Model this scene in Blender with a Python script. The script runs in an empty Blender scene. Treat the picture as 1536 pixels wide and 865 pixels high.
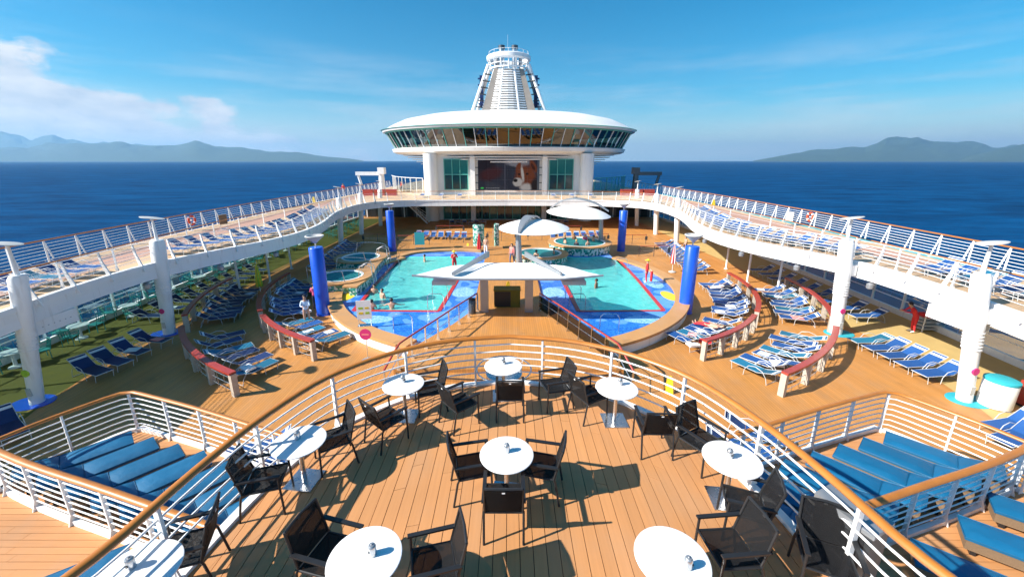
import bpy, bmesh, math, random
from mathutils import Vector, Matrix, geometry, noise
R = math.radians; PI = math.pi
rnd = random.Random(7)
S = bpy.context.scene
C = S.collection

# ---------------------------------------------------------------- camera, light
F = 608.0; P = R(15.0); X0 = 763.0; Y0 = 241 + F*math.tan(P); H = 8.8
cd = bpy.data.cameras.new('camera'); cam = bpy.data.objects.new('camera', cd); C.objects.link(cam)
cam.location = (0, 0, H); cam.rotation_euler = (R(90) - P, 0, 0)
cd.sensor_width = 36; cd.lens = F/1536*36
cd.shift_x = (768-X0)/1536; cd.shift_y = (Y0-432.5)/1536
cd.clip_start = 0.1; cd.clip_end = 90000
S.camera = cam
SUN = Vector((-0.785, -0.235, 0.575)).normalized()
sd = bpy.data.lights.new('sun', 'SUN'); sd.energy = 5.0; sd.angle = R(0.53); sd.color = (1.0, 0.94, 0.85)
so = bpy.data.objects.new('sun', sd); C.objects.link(so); so.rotation_euler = SUN.to_track_quat('Z', 'Y').to_euler()
W = bpy.data.worlds.new('World'); S.world = W; W.use_nodes = True
nt = W.node_tree; N = nt.nodes; L = nt.links
bg = N['Background']; bg.inputs['Strength'].default_value = 0.052
sky = N.new('ShaderNodeTexSky'); sky.sky_type = 'NISHITA'; sky.sun_disc = False
sky.sun_elevation = math.asin(SUN.z); sky.sun_rotation = math.atan2(SUN.x, SUN.y)
sky.altitude = 0; sky.air_density = 1.0; sky.dust_density = 0.9; sky.ozone_density = 3.0
def mth(op, a, b=None, c=None, clamp=False, t=None, l=None):
    t = t or N; l = l or L
    n = t.new('ShaderNodeMath'); n.operation = op; n.use_clamp = clamp
    for i, v in enumerate((a, b, c)):
        if v is None: continue
        if isinstance(v, (int, float)): n.inputs[i].default_value = v
        else: l.new(v, n.inputs[i])
    return n.outputs[0]
tc = N.new('ShaderNodeTexCoord'); sx = N.new('ShaderNodeSeparateXYZ'); L.new(tc.outputs['Generated'], sx.inputs[0])
def cloudnoise(scale, zs, det, off):
    mp = N.new('ShaderNodeMapping'); mp.inputs['Scale'].default_value = (scale, scale, scale*zs); mp.inputs['Location'].default_value = off
    L.new(tc.outputs['Generated'], mp.inputs[0])
    n = N.new('ShaderNodeTexNoise'); n.inputs['Scale'].default_value = 1; n.inputs['Detail'].default_value = det; n.inputs['Roughness'].default_value = 0.58
    L.new(mp.outputs[0], n.inputs['Vector']); return n.outputs['Fac']
el = mth('ADD', sx.outputs['Z'], .058)
# cumulus bank low over the left shore, wind-drawn veils elsewhere
az = mth('MULTIPLY_ADD', sx.outputs['X'], -0.80, mth('MULTIPLY', sx.outputs['Y'], 0.25))     # towards the port bow
top = mth('MULTIPLY_ADD', mth('MAXIMUM', mth('SUBTRACT', az, 0.45), 0.0), 0.55, 0.05)
n1 = cloudnoise(9, 2.2, 12, (1.3, 4.1, .2))
d1 = mth('ADD', n1, mth('MULTIPLY', mth('SUBTRACT', top, el), 4.0))
bank = mth('MULTIPLY', mth('SUBTRACT', d1, 0.53), 8.0, clamp=True)
bank = mth('MULTIPLY', bank, mth('MULTIPLY', mth('SUBTRACT', az, 0.12), 3.0, clamp=True))
n2 = cloudnoise(3.2, 9.0, 8, (5.7, 1.2, .9))
veil = mth('MULTIPLY', mth('SUBTRACT', n2, 0.45), 4.0, clamp=True)
veil = mth('MULTIPLY', veil, mth('MULTIPLY', mth('SUBTRACT', 0.31, el), 6.0, clamp=True))
veil = mth('MULTIPLY', veil, 0.42)
cl = mth('MAXIMUM', bank, veil, clamp=True)
n3 = cloudnoise(13, 2.6, 8, (.3, 2.1, .4))
n3 = mth('MULTIPLY_ADD', mth('SUBTRACT', n3, .5), 2.6, .62, clamp=True)
shade = N.new('ShaderNodeMix'); shade.data_type = 'RGBA'; L.new(n3, shade.inputs[0])
shade.inputs[6].default_value = (5.4, 6.3, 7.6, 1); shade.inputs[7].default_value = (9.4, 9.5, 9.6, 1)
hsv = N.new('ShaderNodeHueSaturation'); hsv.inputs['Saturation'].default_value = 2.1; hsv.inputs['Value'].default_value = 1.42; hsv.inputs['Hue'].default_value = .487
L.new(sky.outputs[0], hsv.inputs['Color'])
mx = N.new('ShaderNodeMix'); mx.data_type = 'RGBA'
hz_ = N.new('ShaderNodeMix'); hz_.data_type = 'RGBA'       # pale air low over the horizon, all round
L.new(mth('MULTIPLY', mth('POWER', 2.718, mth('MULTIPLY', mth('MAXIMUM', sx.outputs['Z'], 0.0), -11.0)), .92), hz_.inputs[0])
L.new(hsv.outputs[0], hz_.inputs[6]); hz_.inputs[7].default_value = (6.2, 8.2, 9.4, 1)
L.new(cl, mx.inputs[0]); L.new(hz_.outputs[2], mx.inputs[6]); L.new(shade.outputs[2], mx.inputs[7])
L.new(mx.outputs[2], bg.inputs['Color'])
S.view_settings.view_transform = 'Standard'; S.view_settings.look = 'None'
S.view_settings.exposure = 1.0; S.view_settings.gamma = 1

# ---------------------------------------------------------------- pixel to place
def un(px, py, z=0.0):
    u = (px-X0)/F; v = (py-Y0)/F
    d = (u, math.cos(P)-v*math.sin(P), -math.sin(P)-v*math.cos(P)); t = (z-H)/d[2]
    return Vector((d[0]*t, d[1]*t, z))
def uny(px, py, Y):
    u = (px-X0)/F; v = (py-Y0)/F
    d = (u, math.cos(P)-v*math.sin(P), -math.sin(P)-v*math.cos(P)); t = Y/d[1]
    return Vector((d[0]*t, Y, H+d[2]*t))
T = 3.85      # terrace and sun deck
WG = 1.6      # wing platforms
PW = 0.6      # pool surround

# ---------------------------------------------------------------- materials
M = {}
def mat(name, col, rough=0.5, metal=0.0, var=0.0, vscale=3.0, bump=0.0, bscale=40.0, spec=None, coat=0, objvar=0.0):
    m = bpy.data.materials.new(name); m.use_nodes = True; M[name] = m
    t = m.node_tree.nodes; l = m.node_tree.links; b = t['Principled BSDF']
    b.inputs['Base Color'].default_value = (*col, 1); b.inputs['Roughness'].default_value = rough; b.inputs['Metallic'].default_value = metal
    if spec is not None: b.inputs['Specular IOR Level'].default_value = spec
    if coat: b.inputs['Coat Weight'].default_value = coat; b.inputs['Coat Roughness'].default_value = .15
    src = None
    if var or objvar:
        g = t.new('ShaderNodeNewGeometry')
        n = t.new('ShaderNodeTexNoise'); n.inputs['Scale'].default_value = vscale; n.inputs['Detail'].default_value = 5
        l.new(g.outputs['Position'], n.inputs['Vector'])
        f = mth('MULTIPLY_ADD', n.outputs['Fac'], 2*var, 1-var, t=t, l=l)
        if objvar:
            o = t.new('ShaderNodeObjectInfo')
            f = mth('MULTIPLY', f, mth('MULTIPLY_ADD', o.outputs['Random'], 2*objvar, 1-objvar, t=t, l=l), t=t, l=l)
        v = t.new('ShaderNodeVectorMath'); v.operation = 'SCALE'; v.inputs[0].default_value = col; l.new(f, v.inputs['Scale'])
        l.new(v.outputs[0], b.inputs['Base Color'])
        r = mth('MULTIPLY_ADD', n.outputs['Fac'], 0.25, rough-0.12, clamp=True, t=t, l=l); l.new(r, b.inputs['Roughness'])
    if bump:
        g2 = t.new('ShaderNodeNewGeometry')
        n2 = t.new('ShaderNodeTexNoise'); n2.inputs['Scale'].default_value = bscale; n2.inputs['Detail'].default_value = 3
        l.new(g2.outputs['Position'], n2.inputs['Vector'])
        bp = t.new('ShaderNodeBump'); bp.inputs['Strength'].default_value = bump; bp.inputs['Distance'].default_value = 0.02
        l.new(n2.outputs['Fac'], bp.inputs['Height']); l.new(bp.outputs[0], b.inputs['Normal'])
    return m
def teak(name, col, lines=0.0, axis=0, objvar=0.0, rough=0.55):
    """teak decking: long grain, weathered patches, caulk lines where boards are too narrow to build"""
    m = bpy.data.materials.new(name); m.use_nodes = True; M[name] = m
    t = m.node_tree.nodes; l = m.node_tree.links; b = t['Principled BSDF']
    g = t.new('ShaderNodeNewGeometry'); sp = t.new('ShaderNodeSeparateXYZ'); l.new(g.outputs['Position'], sp.inputs[0])
    def noi(sc, det):
        mp = t.new('ShaderNodeMapping'); mp.inputs['Scale'].default_value = sc; l.new(g.outputs['Position'], mp.inputs[0])
        n = t.new('ShaderNodeTexNoise'); n.inputs['Scale'].default_value = 1; n.inputs['Detail'].default_value = det
        l.new(mp.outputs[0], n.inputs['Vector']); return n.outputs['Fac']
    gr = noi((30, 1.2, 5) if axis == 0 else (1.2, 30, 5), 4); pa = noi((.5, .35, .5), 5)
    f = mth('ADD', mth('MULTIPLY_ADD', gr, .22, .62, t=t, l=l), mth('MULTIPLY', pa, .54, t=t, l=l), t=t, l=l)
    if objvar:
        o = t.new('ShaderNodeObjectInfo'); f = mth('MULTIPLY', f, mth('MULTIPLY_ADD', o.outputs['Random'], 2*objvar, 1-objvar, t=t, l=l), t=t, l=l)
    if lines:
        c = sp.outputs['X'] if axis == 0 else sp.outputs['Y']
        u = mth('DIVIDE', c, lines, t=t, l=l)
        wn = t.new('ShaderNodeTexWhiteNoise'); wn.noise_dimensions = '1D'; l.new(mth('FLOOR', u, t=t, l=l), wn.inputs['W'])
        f = mth('MULTIPLY', f, mth('MULTIPLY_ADD', wn.outputs['Value'], .14, .93, t=t, l=l), t=t, l=l)
        fr = mth('FRACT', u, t=t, l=l)
        ln = mth('LESS_THAN', fr, .07, t=t, l=l)
        f = mth('MULTIPLY', f, mth('MULTIPLY_ADD', ln, -.55, 1.0, t=t, l=l), t=t, l=l)
    wx = noi((1.7, .9, 1), 7); wf = mth('MULTIPLY', mth('SUBTRACT', wx, .46, t=t, l=l), 3.2, clamp=True, t=t, l=l)
    gm = t.new('ShaderNodeMix'); gm.data_type = 'RGBA'; l.new(mth('MULTIPLY', wf, .42, t=t, l=l), gm.inputs[0]); gm.inputs[6].default_value = (*col, 1); gr_ = sum(col)/3
    gm.inputs[7].default_value = (col[0]*.55+gr_*.42, col[1]*.6+gr_*.38, col[2]*.6+gr_*.34, 1)
    st = noi((.9, .9, .9), 9); sf = mth('MULTIPLY', mth('SUBTRACT', st, .63, t=t, l=l), 6.0, clamp=True, t=t, l=l)      # old damp stains
    f = mth('MULTIPLY', f, mth('MULTIPLY_ADD', sf, -.38, 1.0, t=t, l=l), t=t, l=l)
    v = t.new('ShaderNodeVectorMath'); v.operation = 'SCALE'; l.new(gm.outputs[2], v.inputs[0]); l.new(f, v.inputs['Scale'])
    l.new(v.outputs[0], b.inputs['Base Color'])
    l.new(mth('MULTIPLY_ADD', pa, -.5, rough+.25, clamp=True, t=t, l=l), b.inputs['Roughness'])
    return m
def glass(name, tint, refl=1.0, rough=0.02, bumpscale=0, bump=0.0):
    """thin clear layer: tinted see-through plus mirror by Fresnel"""
    m = bpy.data.materials.new(name); m.use_nodes = True; M[name] = m
    t = m.node_tree.nodes; l = m.node_tree.links; t.clear()
    out = t.new('ShaderNodeOutputMaterial'); mxs = t.new('ShaderNodeMixShader'); tr = t.new('ShaderNodeBsdfTransparent'); gl = t.new('ShaderNodeBsdfGlossy'); fr = t.new('ShaderNodeFresnel')
    fr.inputs[0].default_value = 1.4; tr.inputs[0].default_value = (*tint, 1); gl.inputs['Roughness'].default_value = rough
    l.new(mth('MULTIPLY', fr.outputs[0], refl, clamp=True, t=t, l=l), mxs.inputs[0]); l.new(tr.outputs[0], mxs.inputs[1]); l.new(gl.outputs[0], mxs.inputs[2]); l.new(mxs.outputs[0], out.inputs[0])
    if bumpscale:
        g = t.new('ShaderNodeNewGeometry'); n = t.new('ShaderNodeTexNoise'); n.inputs['Scale'].default_value = bumpscale; n.inputs['Detail'].default_value = 3
        l.new(g.outputs['Position'], n.inputs['Vector'])
        bp = t.new('ShaderNodeBump'); bp.inputs['Strength'].default_value = bump; bp.inputs['Distance'].default_value = .1
        l.new(n.outputs['Fac'], bp.inputs['Height']); l.new(bp.outputs[0], gl.inputs['Normal']); l.new(bp.outputs[0], fr.inputs['Normal'])
    return m
def pool_mat(name, tint, body, milk, bs, bump):
    m = glass(name, tint, .55, .04, bs, bump); t = m.node_tree.nodes; l = m.node_tree.links
    tr = next(n for n in t if n.type == 'BSDF_TRANSPARENT'); mxs = next(n for n in t if n.type == 'MIX_SHADER')
    d = t.new('ShaderNodeBsdfDiffuse'); d.inputs[0].default_value = (*body, 1); m2 = t.new('ShaderNodeMixShader')
    g = t.new('ShaderNodeNewGeometry'); n = t.new('ShaderNodeTexNoise'); n.inputs['Scale'].default_value = 1.6; n.inputs['Detail'].default_value = 8; n.inputs['Roughness'].default_value = .65; n.inputs['Distortion'].default_value = 1.2
    l.new(g.outputs['Position'], n.inputs['Vector'])
    l.new(mth('MULTIPLY_ADD', mth('SUBTRACT', n.outputs['Fac'], .5, t=t, l=l), .9, milk, clamp=True, t=t, l=l), m2.inputs[0])
    l.new(tr.outputs[0], m2.inputs[1]); l.new(d.outputs[0], m2.inputs[2]); l.new(m2.outputs[0], mxs.inputs[1])
def tiles(name, cols, scale, jit=0.0):
    m = bpy.data.materials.new(name); m.use_nodes = True; M[name] = m
    t = m.node_tree.nodes; l = m.node_tree.links; b = t['Principled BSDF']
    g = t.new('ShaderNodeNewGeometry'); vo = t.new('ShaderNodeTexVoronoi'); vo.inputs['Scale'].default_value = scale
    l.new(g.outputs['Position'], vo.inputs['Vector'])
    rp = t.new('ShaderNodeValToRGB'); rp.color_ramp.interpolation = 'CONSTANT'
    while len(rp.color_ramp.elements) < len(cols): rp.color_ramp.elements.new(0.5)
    for i, c in enumerate(cols):
        rp.color_ramp.elements[i].position = i/len(cols); rp.color_ramp.elements[i].color = (*c, 1)
    s = t.new('ShaderNodeSeparateXYZ'); l.new(vo.outputs['Color'], s.inputs[0]); l.new(s.outputs[0], rp.inputs[0]); out = rp.outputs[0]
    if jit:                              # laid in lighter waves
        n = t.new('ShaderNodeTexNoise'); n.inputs['Scale'].default_value = jit; n.inputs['Detail'].default_value = 1; l.new(g.outputs['Position'], n.inputs['Vector'])
        w = mth('SINE', mth('MULTIPLY', n.outputs['Fac'], 22.0, t=t, l=l), t=t, l=l); w = mth('MULTIPLY_ADD', w, 3.0, .2, clamp=True, t=t, l=l)
        x = t.new('ShaderNodeMix'); x.data_type = 'RGBA'; l.new(mth('MULTIPLY', w, .55, t=t, l=l), x.inputs[0]); l.new(out, x.inputs[6]); x.inputs[7].default_value = (.20, .45, .85, 1); out = x.outputs[2]
    l.new(out, b.inputs['Base Color'])
    b.inputs['Roughness'].default_value = .25
    return m
teak('teak_plank', (.53, .248, .094), objvar=.065)
teak('teak_plank_x', (.53, .25, .096), axis=1, objvar=.065)
teak('teak_deck', (.50, .222, .055), lines=.11)
teak('teak_pale', (.64, .43, .25), lines=.14)
teak('teak_curb', (.52, .27, .10), lines=0)
mat('caulk', (.05, .035, .025), .8)
mat('wood_rail', (.44, .155, .022), .42, var=.25, vscale=3.5, coat=.12)
mat('red_rail', (.36, .045, .03), .38, var=.2, vscale=3, coat=.2)
mat('white', (.80, .80, .79), .38, var=.05, vscale=1.3)
mat('white_hull', (.80, .80, .78), .45, var=.07, vscale=.6, bump=.05, bscale=1.5)
for nm_ in ('white', 'white_hull'):
    t_ = M[nm_].node_tree.nodes; l_ = M[nm_].node_tree.links; b_ = t_['Principled BSDF']; src = b_.inputs['Base Color'].links[0].from_socket
    g_ = t_.new('ShaderNodeNewGeometry'); mp = t_.new('ShaderNodeMapping'); mp.inputs['Scale'].default_value = (5, 5, .45); l_.new(g_.outputs['Position'], mp.inputs[0])
    n_ = t_.new('ShaderNodeTexNoise'); n_.inputs['Scale'].default_value = 1; n_.inputs['Detail'].default_value = 7; l_.new(mp.outputs[0], n_.inputs['Vector'])
    x_ = t_.new('ShaderNodeMix'); x_.data_type = 'RGBA'; l_.new(mth('MULTIPLY', mth('SUBTRACT', n_.outputs['Fac'], .58, t=t_, l=l_), 2.2, clamp=True, t=t_, l=l_), x_.inputs[0])
    l_.new(src, x_.inputs[6]); x_.inputs[7].default_value = (.40, .33, .26, 1); l_.new(x_.outputs[2], b_.inputs['Base Color'])
mat('white_plastic', (.82, .82, .81), .35, var=.03)
mat('fabric_white', (.82, .82, .80), .75, var=.04, vscale=4, bump=.1, bscale=8)
mat('steel', (.62, .63, .64), .28, 1.0, var=.1, vscale=8)
mat('grey_metal', (.36, .38, .40), .42, .6, var=.1)
mat('dark_steel', (.12, .13, .14), .4, .8, var=.15, vscale=4)
mat('charcoal', (.018, .019, .021), .4, var=.2, vscale=9, spec=.4)
mat('black_mesh', (.012, .012, .013), .75, var=.25, vscale=14, spec=.2)
t_ = M['black_mesh'].node_tree.nodes; l_ = M['black_mesh'].node_tree.links
tr_ = t_.new('ShaderNodeBsdfTransparent'); ms_ = t_.new('ShaderNodeMixShader'); ms_.inputs[0].default_value = .16
l_.new(t_['Principled BSDF'].outputs[0], ms_.inputs[1]); l_.new(tr_.outputs[0], ms_.inputs[2]); l_.new(ms_.outputs[0], t_['Material Output'].inputs[0])
mat('post_blue', (.012, .09, .62), .32, var=.12, vscale=2, coat=.3)
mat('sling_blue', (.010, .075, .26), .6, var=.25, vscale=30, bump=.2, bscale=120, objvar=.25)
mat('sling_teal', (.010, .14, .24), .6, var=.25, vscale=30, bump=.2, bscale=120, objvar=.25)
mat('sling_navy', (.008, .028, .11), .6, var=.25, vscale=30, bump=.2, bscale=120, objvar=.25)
mat('sling_white', (.70, .74, .78), .6, var=.1)
mat('cushion_blue', (.003, .105, .225), .55, var=.14, vscale=5, bump=.35, bscale=9, objvar=.1)
mat('lounger_frame', (.56, .57, .57), .35, var=.05)
mat('wicker', (.20, .13, .075), .7, var=.3, vscale=40)
mat('tub_teal', (.05, .33, .30), .5, var=.1)
mat('turf', (.15, .128, .014), .9, var=.22, vscale=2.2, bump=.4, bscale=60)
mat('floor_tan', (.50, .36, .14), .7, var=.15, vscale=1.2)
mat('lane_pink', (.45, .26, .19), .75, var=.12, vscale=1.5)
mat('edge_turq', (.03, .38, .46), .6, var=.1)
mat('pool_floor', (.16, .78, .70), .5, var=.12, vscale=.9)
mat('tile_red', (.50, .03, .03), .35)
mat('yellow', (.80, .55, .03), .45)
mat('magenta', (.62, .03, .18), .45)
mat('lime', (.36, .55, .03), .45)
mat('red_cloth', (.62, .02, .025), .7, var=.1)
mat('pink_cloth', (.75, .10, .20), .75)
mat('coral_cloth', (.80, .28, .26), .75)
mat('pale_cloth', (.55, .68, .85), .75)
mat('white_cloth', (.80, .80, .80), .8)
mat('dark_cloth', (.03, .035, .05), .8)
mat('denim', (.06, .10, .20), .8)
mat('skin', (.55, .31, .21), .5)
mat('skin_deep', (.25, .12, .07), .5)
mat('hair', (.025, .016, .011), .5)
mat('hair_blond', (.45, .30, .12), .5)
mat('orange_ring', (.72, .08, .02), .5)
mat('dark_room', (.012, .016, .018), .5)
mat('glass_frame', (.10, .42, .36), .4)
mat('screen_dark', (.030, .034, .045), .25)
mat('board_grey', (.5, .5, .48), .6)
tiles('mosaic_blue', [(.02, .15, .60), (.03, .19, .68), (.04, .23, .72), (.015, .13, .54)], 16, .5)
tiles('mosaic_pale', [(.22, .48, .85), (.30, .56, .90), (.16, .40, .80), (.36, .62, .92)], 14)
tiles('tile_green', [(.04, .26, .20), (.62, .72, .66), (.07, .36, .30), (.55, .68, .62), (.03, .18, .16)], 7)
pool_mat('pool_water', (.58, .97, .95), (.15, .76, .71), .62, 3.5, .6)
pool_mat('tub_water', (.52, .92, .93), (.26, .74, .76), .62, 6.0, .8)
glass('clear_glass', (.72, .88, .86), 1.0)
glass('teal_glass', (.55, .80, .78), 1.0)
glass('lounge_glass', (.04, .075, .05), .30)
m = bpy.data.materials.new('picture'); m.use_nodes = True; M['picture'] = m

# ---------------------------------------------------------------- mesh builder
class MB:
    def __init__(s): s.v = []; s.f = []
    def add(s, vs, fs):
        o = len(s.v); s.v += [tuple(v) for v in vs]; s.f += [tuple(i+o for i in f) for f in fs]; return s
    def box(s, x0, x1, y0, y1, z0, z1, mtx=None):
        vs = [Vector(p) for p in ((x0,y0,z0),(x1,y0,z0),(x1,y1,z0),(x0,y1,z0),(x0,y0,z1),(x1,y0,z1),(x1,y1,z1),(x0,y1,z1))]
        if mtx: vs = [mtx @ v for v in vs]
        return s.add(vs, [(3,2,1,0),(4,5,6,7),(0,1,5,4),(1,2,6,5),(2,3,7,6),(3,0,4,7)])
    def prism(s, poly, z0, z1):
        n = len(poly)
        a = sum(poly[i][0]*poly[(i+1)%n][1]-poly[(i+1)%n][0]*poly[i][1] for i in range(n))
        if a < 0: poly = list(reversed(poly))
        vs = [(p[0], p[1], z0) for p in poly]+[(p[0], p[1], z1) for p in poly]
        tri = geometry.tessellate_polygon([[Vector((p[0], p[1], 0)) for p in poly]])
        fs = []
        for t in tri:
            q = [poly[i] for i in t]
            ar = (q[1][0]-q[0][0])*(q[2][1]-q[0][1])-(q[2][0]-q[0][0])*(q[1][1]-q[0][1])
            t = tuple(t) if ar > 0 else tuple(reversed(t))
            fs.append(tuple(i+n for i in t)); fs.append(tuple(reversed(t)))
        fs += [(i, (i+1)%n, (i+1)%n+n, i+n) for i in range(n)]
        return s.add(vs, fs)
    def sheet(s, loops, z):
        """flat sheet with holes"""
        allp = [p for lp in loops for p in lp]
        tri = geometry.tessellate_polygon([[Vector((p[0], p[1], 0)) for p in lp] for lp in loops])
        fs = []
        for t in tri:
            q = [allp[i] for i in t]
            ar = (q[1][0]-q[0][0])*(q[2][1]-q[0][1])-(q[2][0]-q[0][0])*(q[1][1]-q[0][1])
            fs.append(tuple(t) if ar > 0 else tuple(reversed(t)))
        return s.add([(p[0], p[1], z) for p in allp], fs)
    def wall(s, path, z0, z1, closed=False):
        n = len(path); vs = [(p[0], p[1], z0) for p in path]+[(p[0], p[1], z1) for p in path]
        m = n if closed else n-1
        return s.add(vs, [(i, (i+1)%n, (i+1)%n+n, i+n) for i in range(m)])
    def tube(s, path, r, n=8, closed=False, r2=None, flat=1.0):
        path = [Vector(p) for p in path]; k = len(path); vs = []; fs = []
        up = Vector((0, 0, 1)); prev = None
        for i, p in enumerate(path):
            a = path[(i-1)%k] if (closed or i > 0) else p; b = path[(i+1)%k] if (closed or i < k-1) else p
            d = (b-a); d = d.normalized() if d.length > 1e-9 else Vector((0, 0, 1))
            if prev is None:
                u = d.cross(up) if abs(d.z) < .95 else d.cross(Vector((1, 0, 0)))
            else:
                u = prev - d*prev.dot(d)
            u.normalize(); prev = u; w = u.cross(d)
            rr = r if r2 is None else r+(r2-r)*i/max(1, k-1)
            for j in range(n):
                t = 2*PI*j/n; vs.append(p+u*(math.cos(t)*rr)+w*(math.sin(t)*rr*flat))
        m = k if closed else k-1
        for i in range(m):
            for j in range(n):
                fs.append((i*n+j, ((i+1)%k)*n+j, ((i+1)%k)*n+(j+1)%n, i*n+(j+1)%n))
        if not closed:
            fs.append(tuple(range(n))); fs.append(tuple(reversed(range((k-1)*n, k*n))))
        return s.add(vs, fs)
    def lathe(s, prof, n=24, c=(0, 0), sx=1.0, sy=1.0, a0=0.0, a1=2*PI, cap=True):
        k = len(prof); full = abs(a1-a0-2*PI) < 1e-6; m = n if full else n+1; vs = []; fs = []
        for r, z in prof:
            for j in range(m):
                t = a0+(a1-a0)*j/n; vs.append((c[0]+math.cos(t)*r*sx, c[1]+math.sin(t)*r*sy, z))
        for i in range(k-1):
            for j in range(n):
                a = i*m+j; b = i*m+(j+1)%m
                fs.append((a, b, b+m, a+m))
        if full and cap:
            if prof[0][0] > 1e-4: fs.append(tuple(reversed(range(m))))
            if prof[-1][0] > 1e-4: fs.append(tuple(range((k-1)*m, k*m)))
        return s.add(vs, fs)
    def band(s, inner, outer, z0, z1):
        """ribbon with thickness between two polylines of equal length"""
        n = len(inner)
        vs = [(p[0], p[1], z0) for p in inner]+[(p[0], p[1], z0) for p in outer]+[(p[0], p[1], z1) for p in inner]+[(p[0], p[1], z1) for p in outer]
        fs = []
        for i in range(n-1):
            a, b, c, d = i, n+i, 2*n+i, 3*n+i
            fs += [(c, d, d+1, c+1), (a, a+1, b+1, b), (a, c, c+1, a+1), (b, b+1, d+1, d)]
        fs += [(0, n, 3*n, 2*n), (n-1, 3*n-1, 4*n-1, 2*n-1)]
        return s.add(vs, fs)
def mesh(mb, ma, smooth=False, name='m'):
    me = bpy.data.meshes.new(name); me.from_pydata(mb.v, [], mb.f)
    bm = bmesh.new(); bm.from_mesh(me); bmesh.ops.recalc_face_normals(bm, faces=bm.faces); bm.to_mesh(me); bm.free()
    me.materials.append(M[ma])
    if smooth:
        me.polygons.foreach_set('use_smooth', [True]*len(me.polygons))
        try: me.set_sharp_from_angle(angle=R(40))
        except Exception: pass
    return me
def tag(o, label=None, cat=None, group=None, kind=None):
    if label: o['label'] = label
    if cat: o['category'] = cat
    if group: o['group'] = group
    if kind: o['kind'] = kind
    return o
def place(name, me, parent=None, loc=(0, 0, 0), rz=0.0, rot=None):
    o = bpy.data.objects.new(name, me); C.objects.link(o); o.location = loc
    o.rotation_euler = rot if rot else (0, 0, rz)
    if parent: o.parent = parent
    return o
def obj(name, mb, ma, parent=None, smooth=False):
    """world-space builder data -> object; under a parent the vertices become local to it"""
    if parent is not None:
        off = parent.location.copy()
        if parent.parent is not None: off = off+parent.parent.location
        mb.v = [(v[0]-off.x, v[1]-off.y, v[2]-off.z) for v in mb.v]
    return place(name, mesh(mb, ma, smooth, name), parent)
def thing(name, label, cat, loc=(0, 0, 0), rz=0.0, group=None):
    o = bpy.data.objects.new(name, None); C.objects.link(o); o.location = loc; o.rotation_euler = (0, 0, rz); o.empty_display_size = .2
    return tag(o, label, cat, group)
def struct(name, mb, ma, smooth=False, parent=None):
    o = obj(name, mb, ma, parent, smooth); 
    if parent is None: o['kind'] = 'structure'
    return o
def copy_tree(o, parent=None):
    c = o.copy(); C.objects.link(c); c.parent = parent
    for ch in o.children: copy_tree(ch, c)
    return c
used = set()
def put(proto, loc, rz, label=None, group=None, scale=None):
    o = proto if proto.name not in used else copy_tree(proto)
    used.add(proto.name); o.location = loc; o.rotation_euler = (0, 0, rz)
    if label: o['label'] = label
    if group: o['group'] = group
    return o
def smoothpath(pts, step):
    """Catmull-Rom through the points, resampled evenly"""
    pts = [Vector((p[0], p[1], p[2] if len(p) > 2 else 0)) for p in pts]
    q = [pts[0]*2-pts[1]]+pts+[pts[-1]*2-pts[-2]]; dense = []
    for i in range(1, len(q)-2):
        for k in range(24):
            t = k/24; a, b, c, d = q[i-1], q[i], q[i+1], q[i+2]
            dense.append(.5*((2*b)+(c-a)*t+(2*a-5*b+4*c-d)*t*t+(-a+3*b-3*c+d)*t**3))
    dense.append(pts[-1]); return resample(dense, step)
def resample(pts, step):
    pts = [Vector((p[0], p[1], p[2] if len(p) > 2 else 0)) for p in pts]
    ln = [0]
    for a, b in zip(pts, pts[1:]): ln.append(ln[-1]+(b-a).length)
    n = max(1, round(ln[-1]/step)); out = []; j = 0
    for i in range(n+1):
        s = ln[-1]*i/n
        while j < len(pts)-2 and ln[j+1] < s: j += 1
        t = (s-ln[j])/max(1e-9, ln[j+1]-ln[j]); out.append(pts[j].lerp(pts[j+1], min(1, t)))
    return out
def offset(path, d):
    out = []
    for i, p in enumerate(path):
        a = path[max(0, i-1)]; b = path[min(len(path)-1, i+1)]; t = (b-a); t.z = 0; t.normalize()
        out.append(Vector((p.x-t.y*d, p.y+t.x*d, p.z)))
    return out
def arc(cx, cy, r, a0, a1, n):
    return [Vector((cx+r*math.cos(R(a0+(a1-a0)*i/n)), cy+r*math.sin(R(a0+(a1-a0)*i/n)), 0)) for i in range(n+1)]
def mir(pts, s): return [Vector((p[0]*s, p[1], p[2] if len(p) > 2 else 0)) for p in pts]

# ================================================================ SETTING
SEA = -27.0
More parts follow.
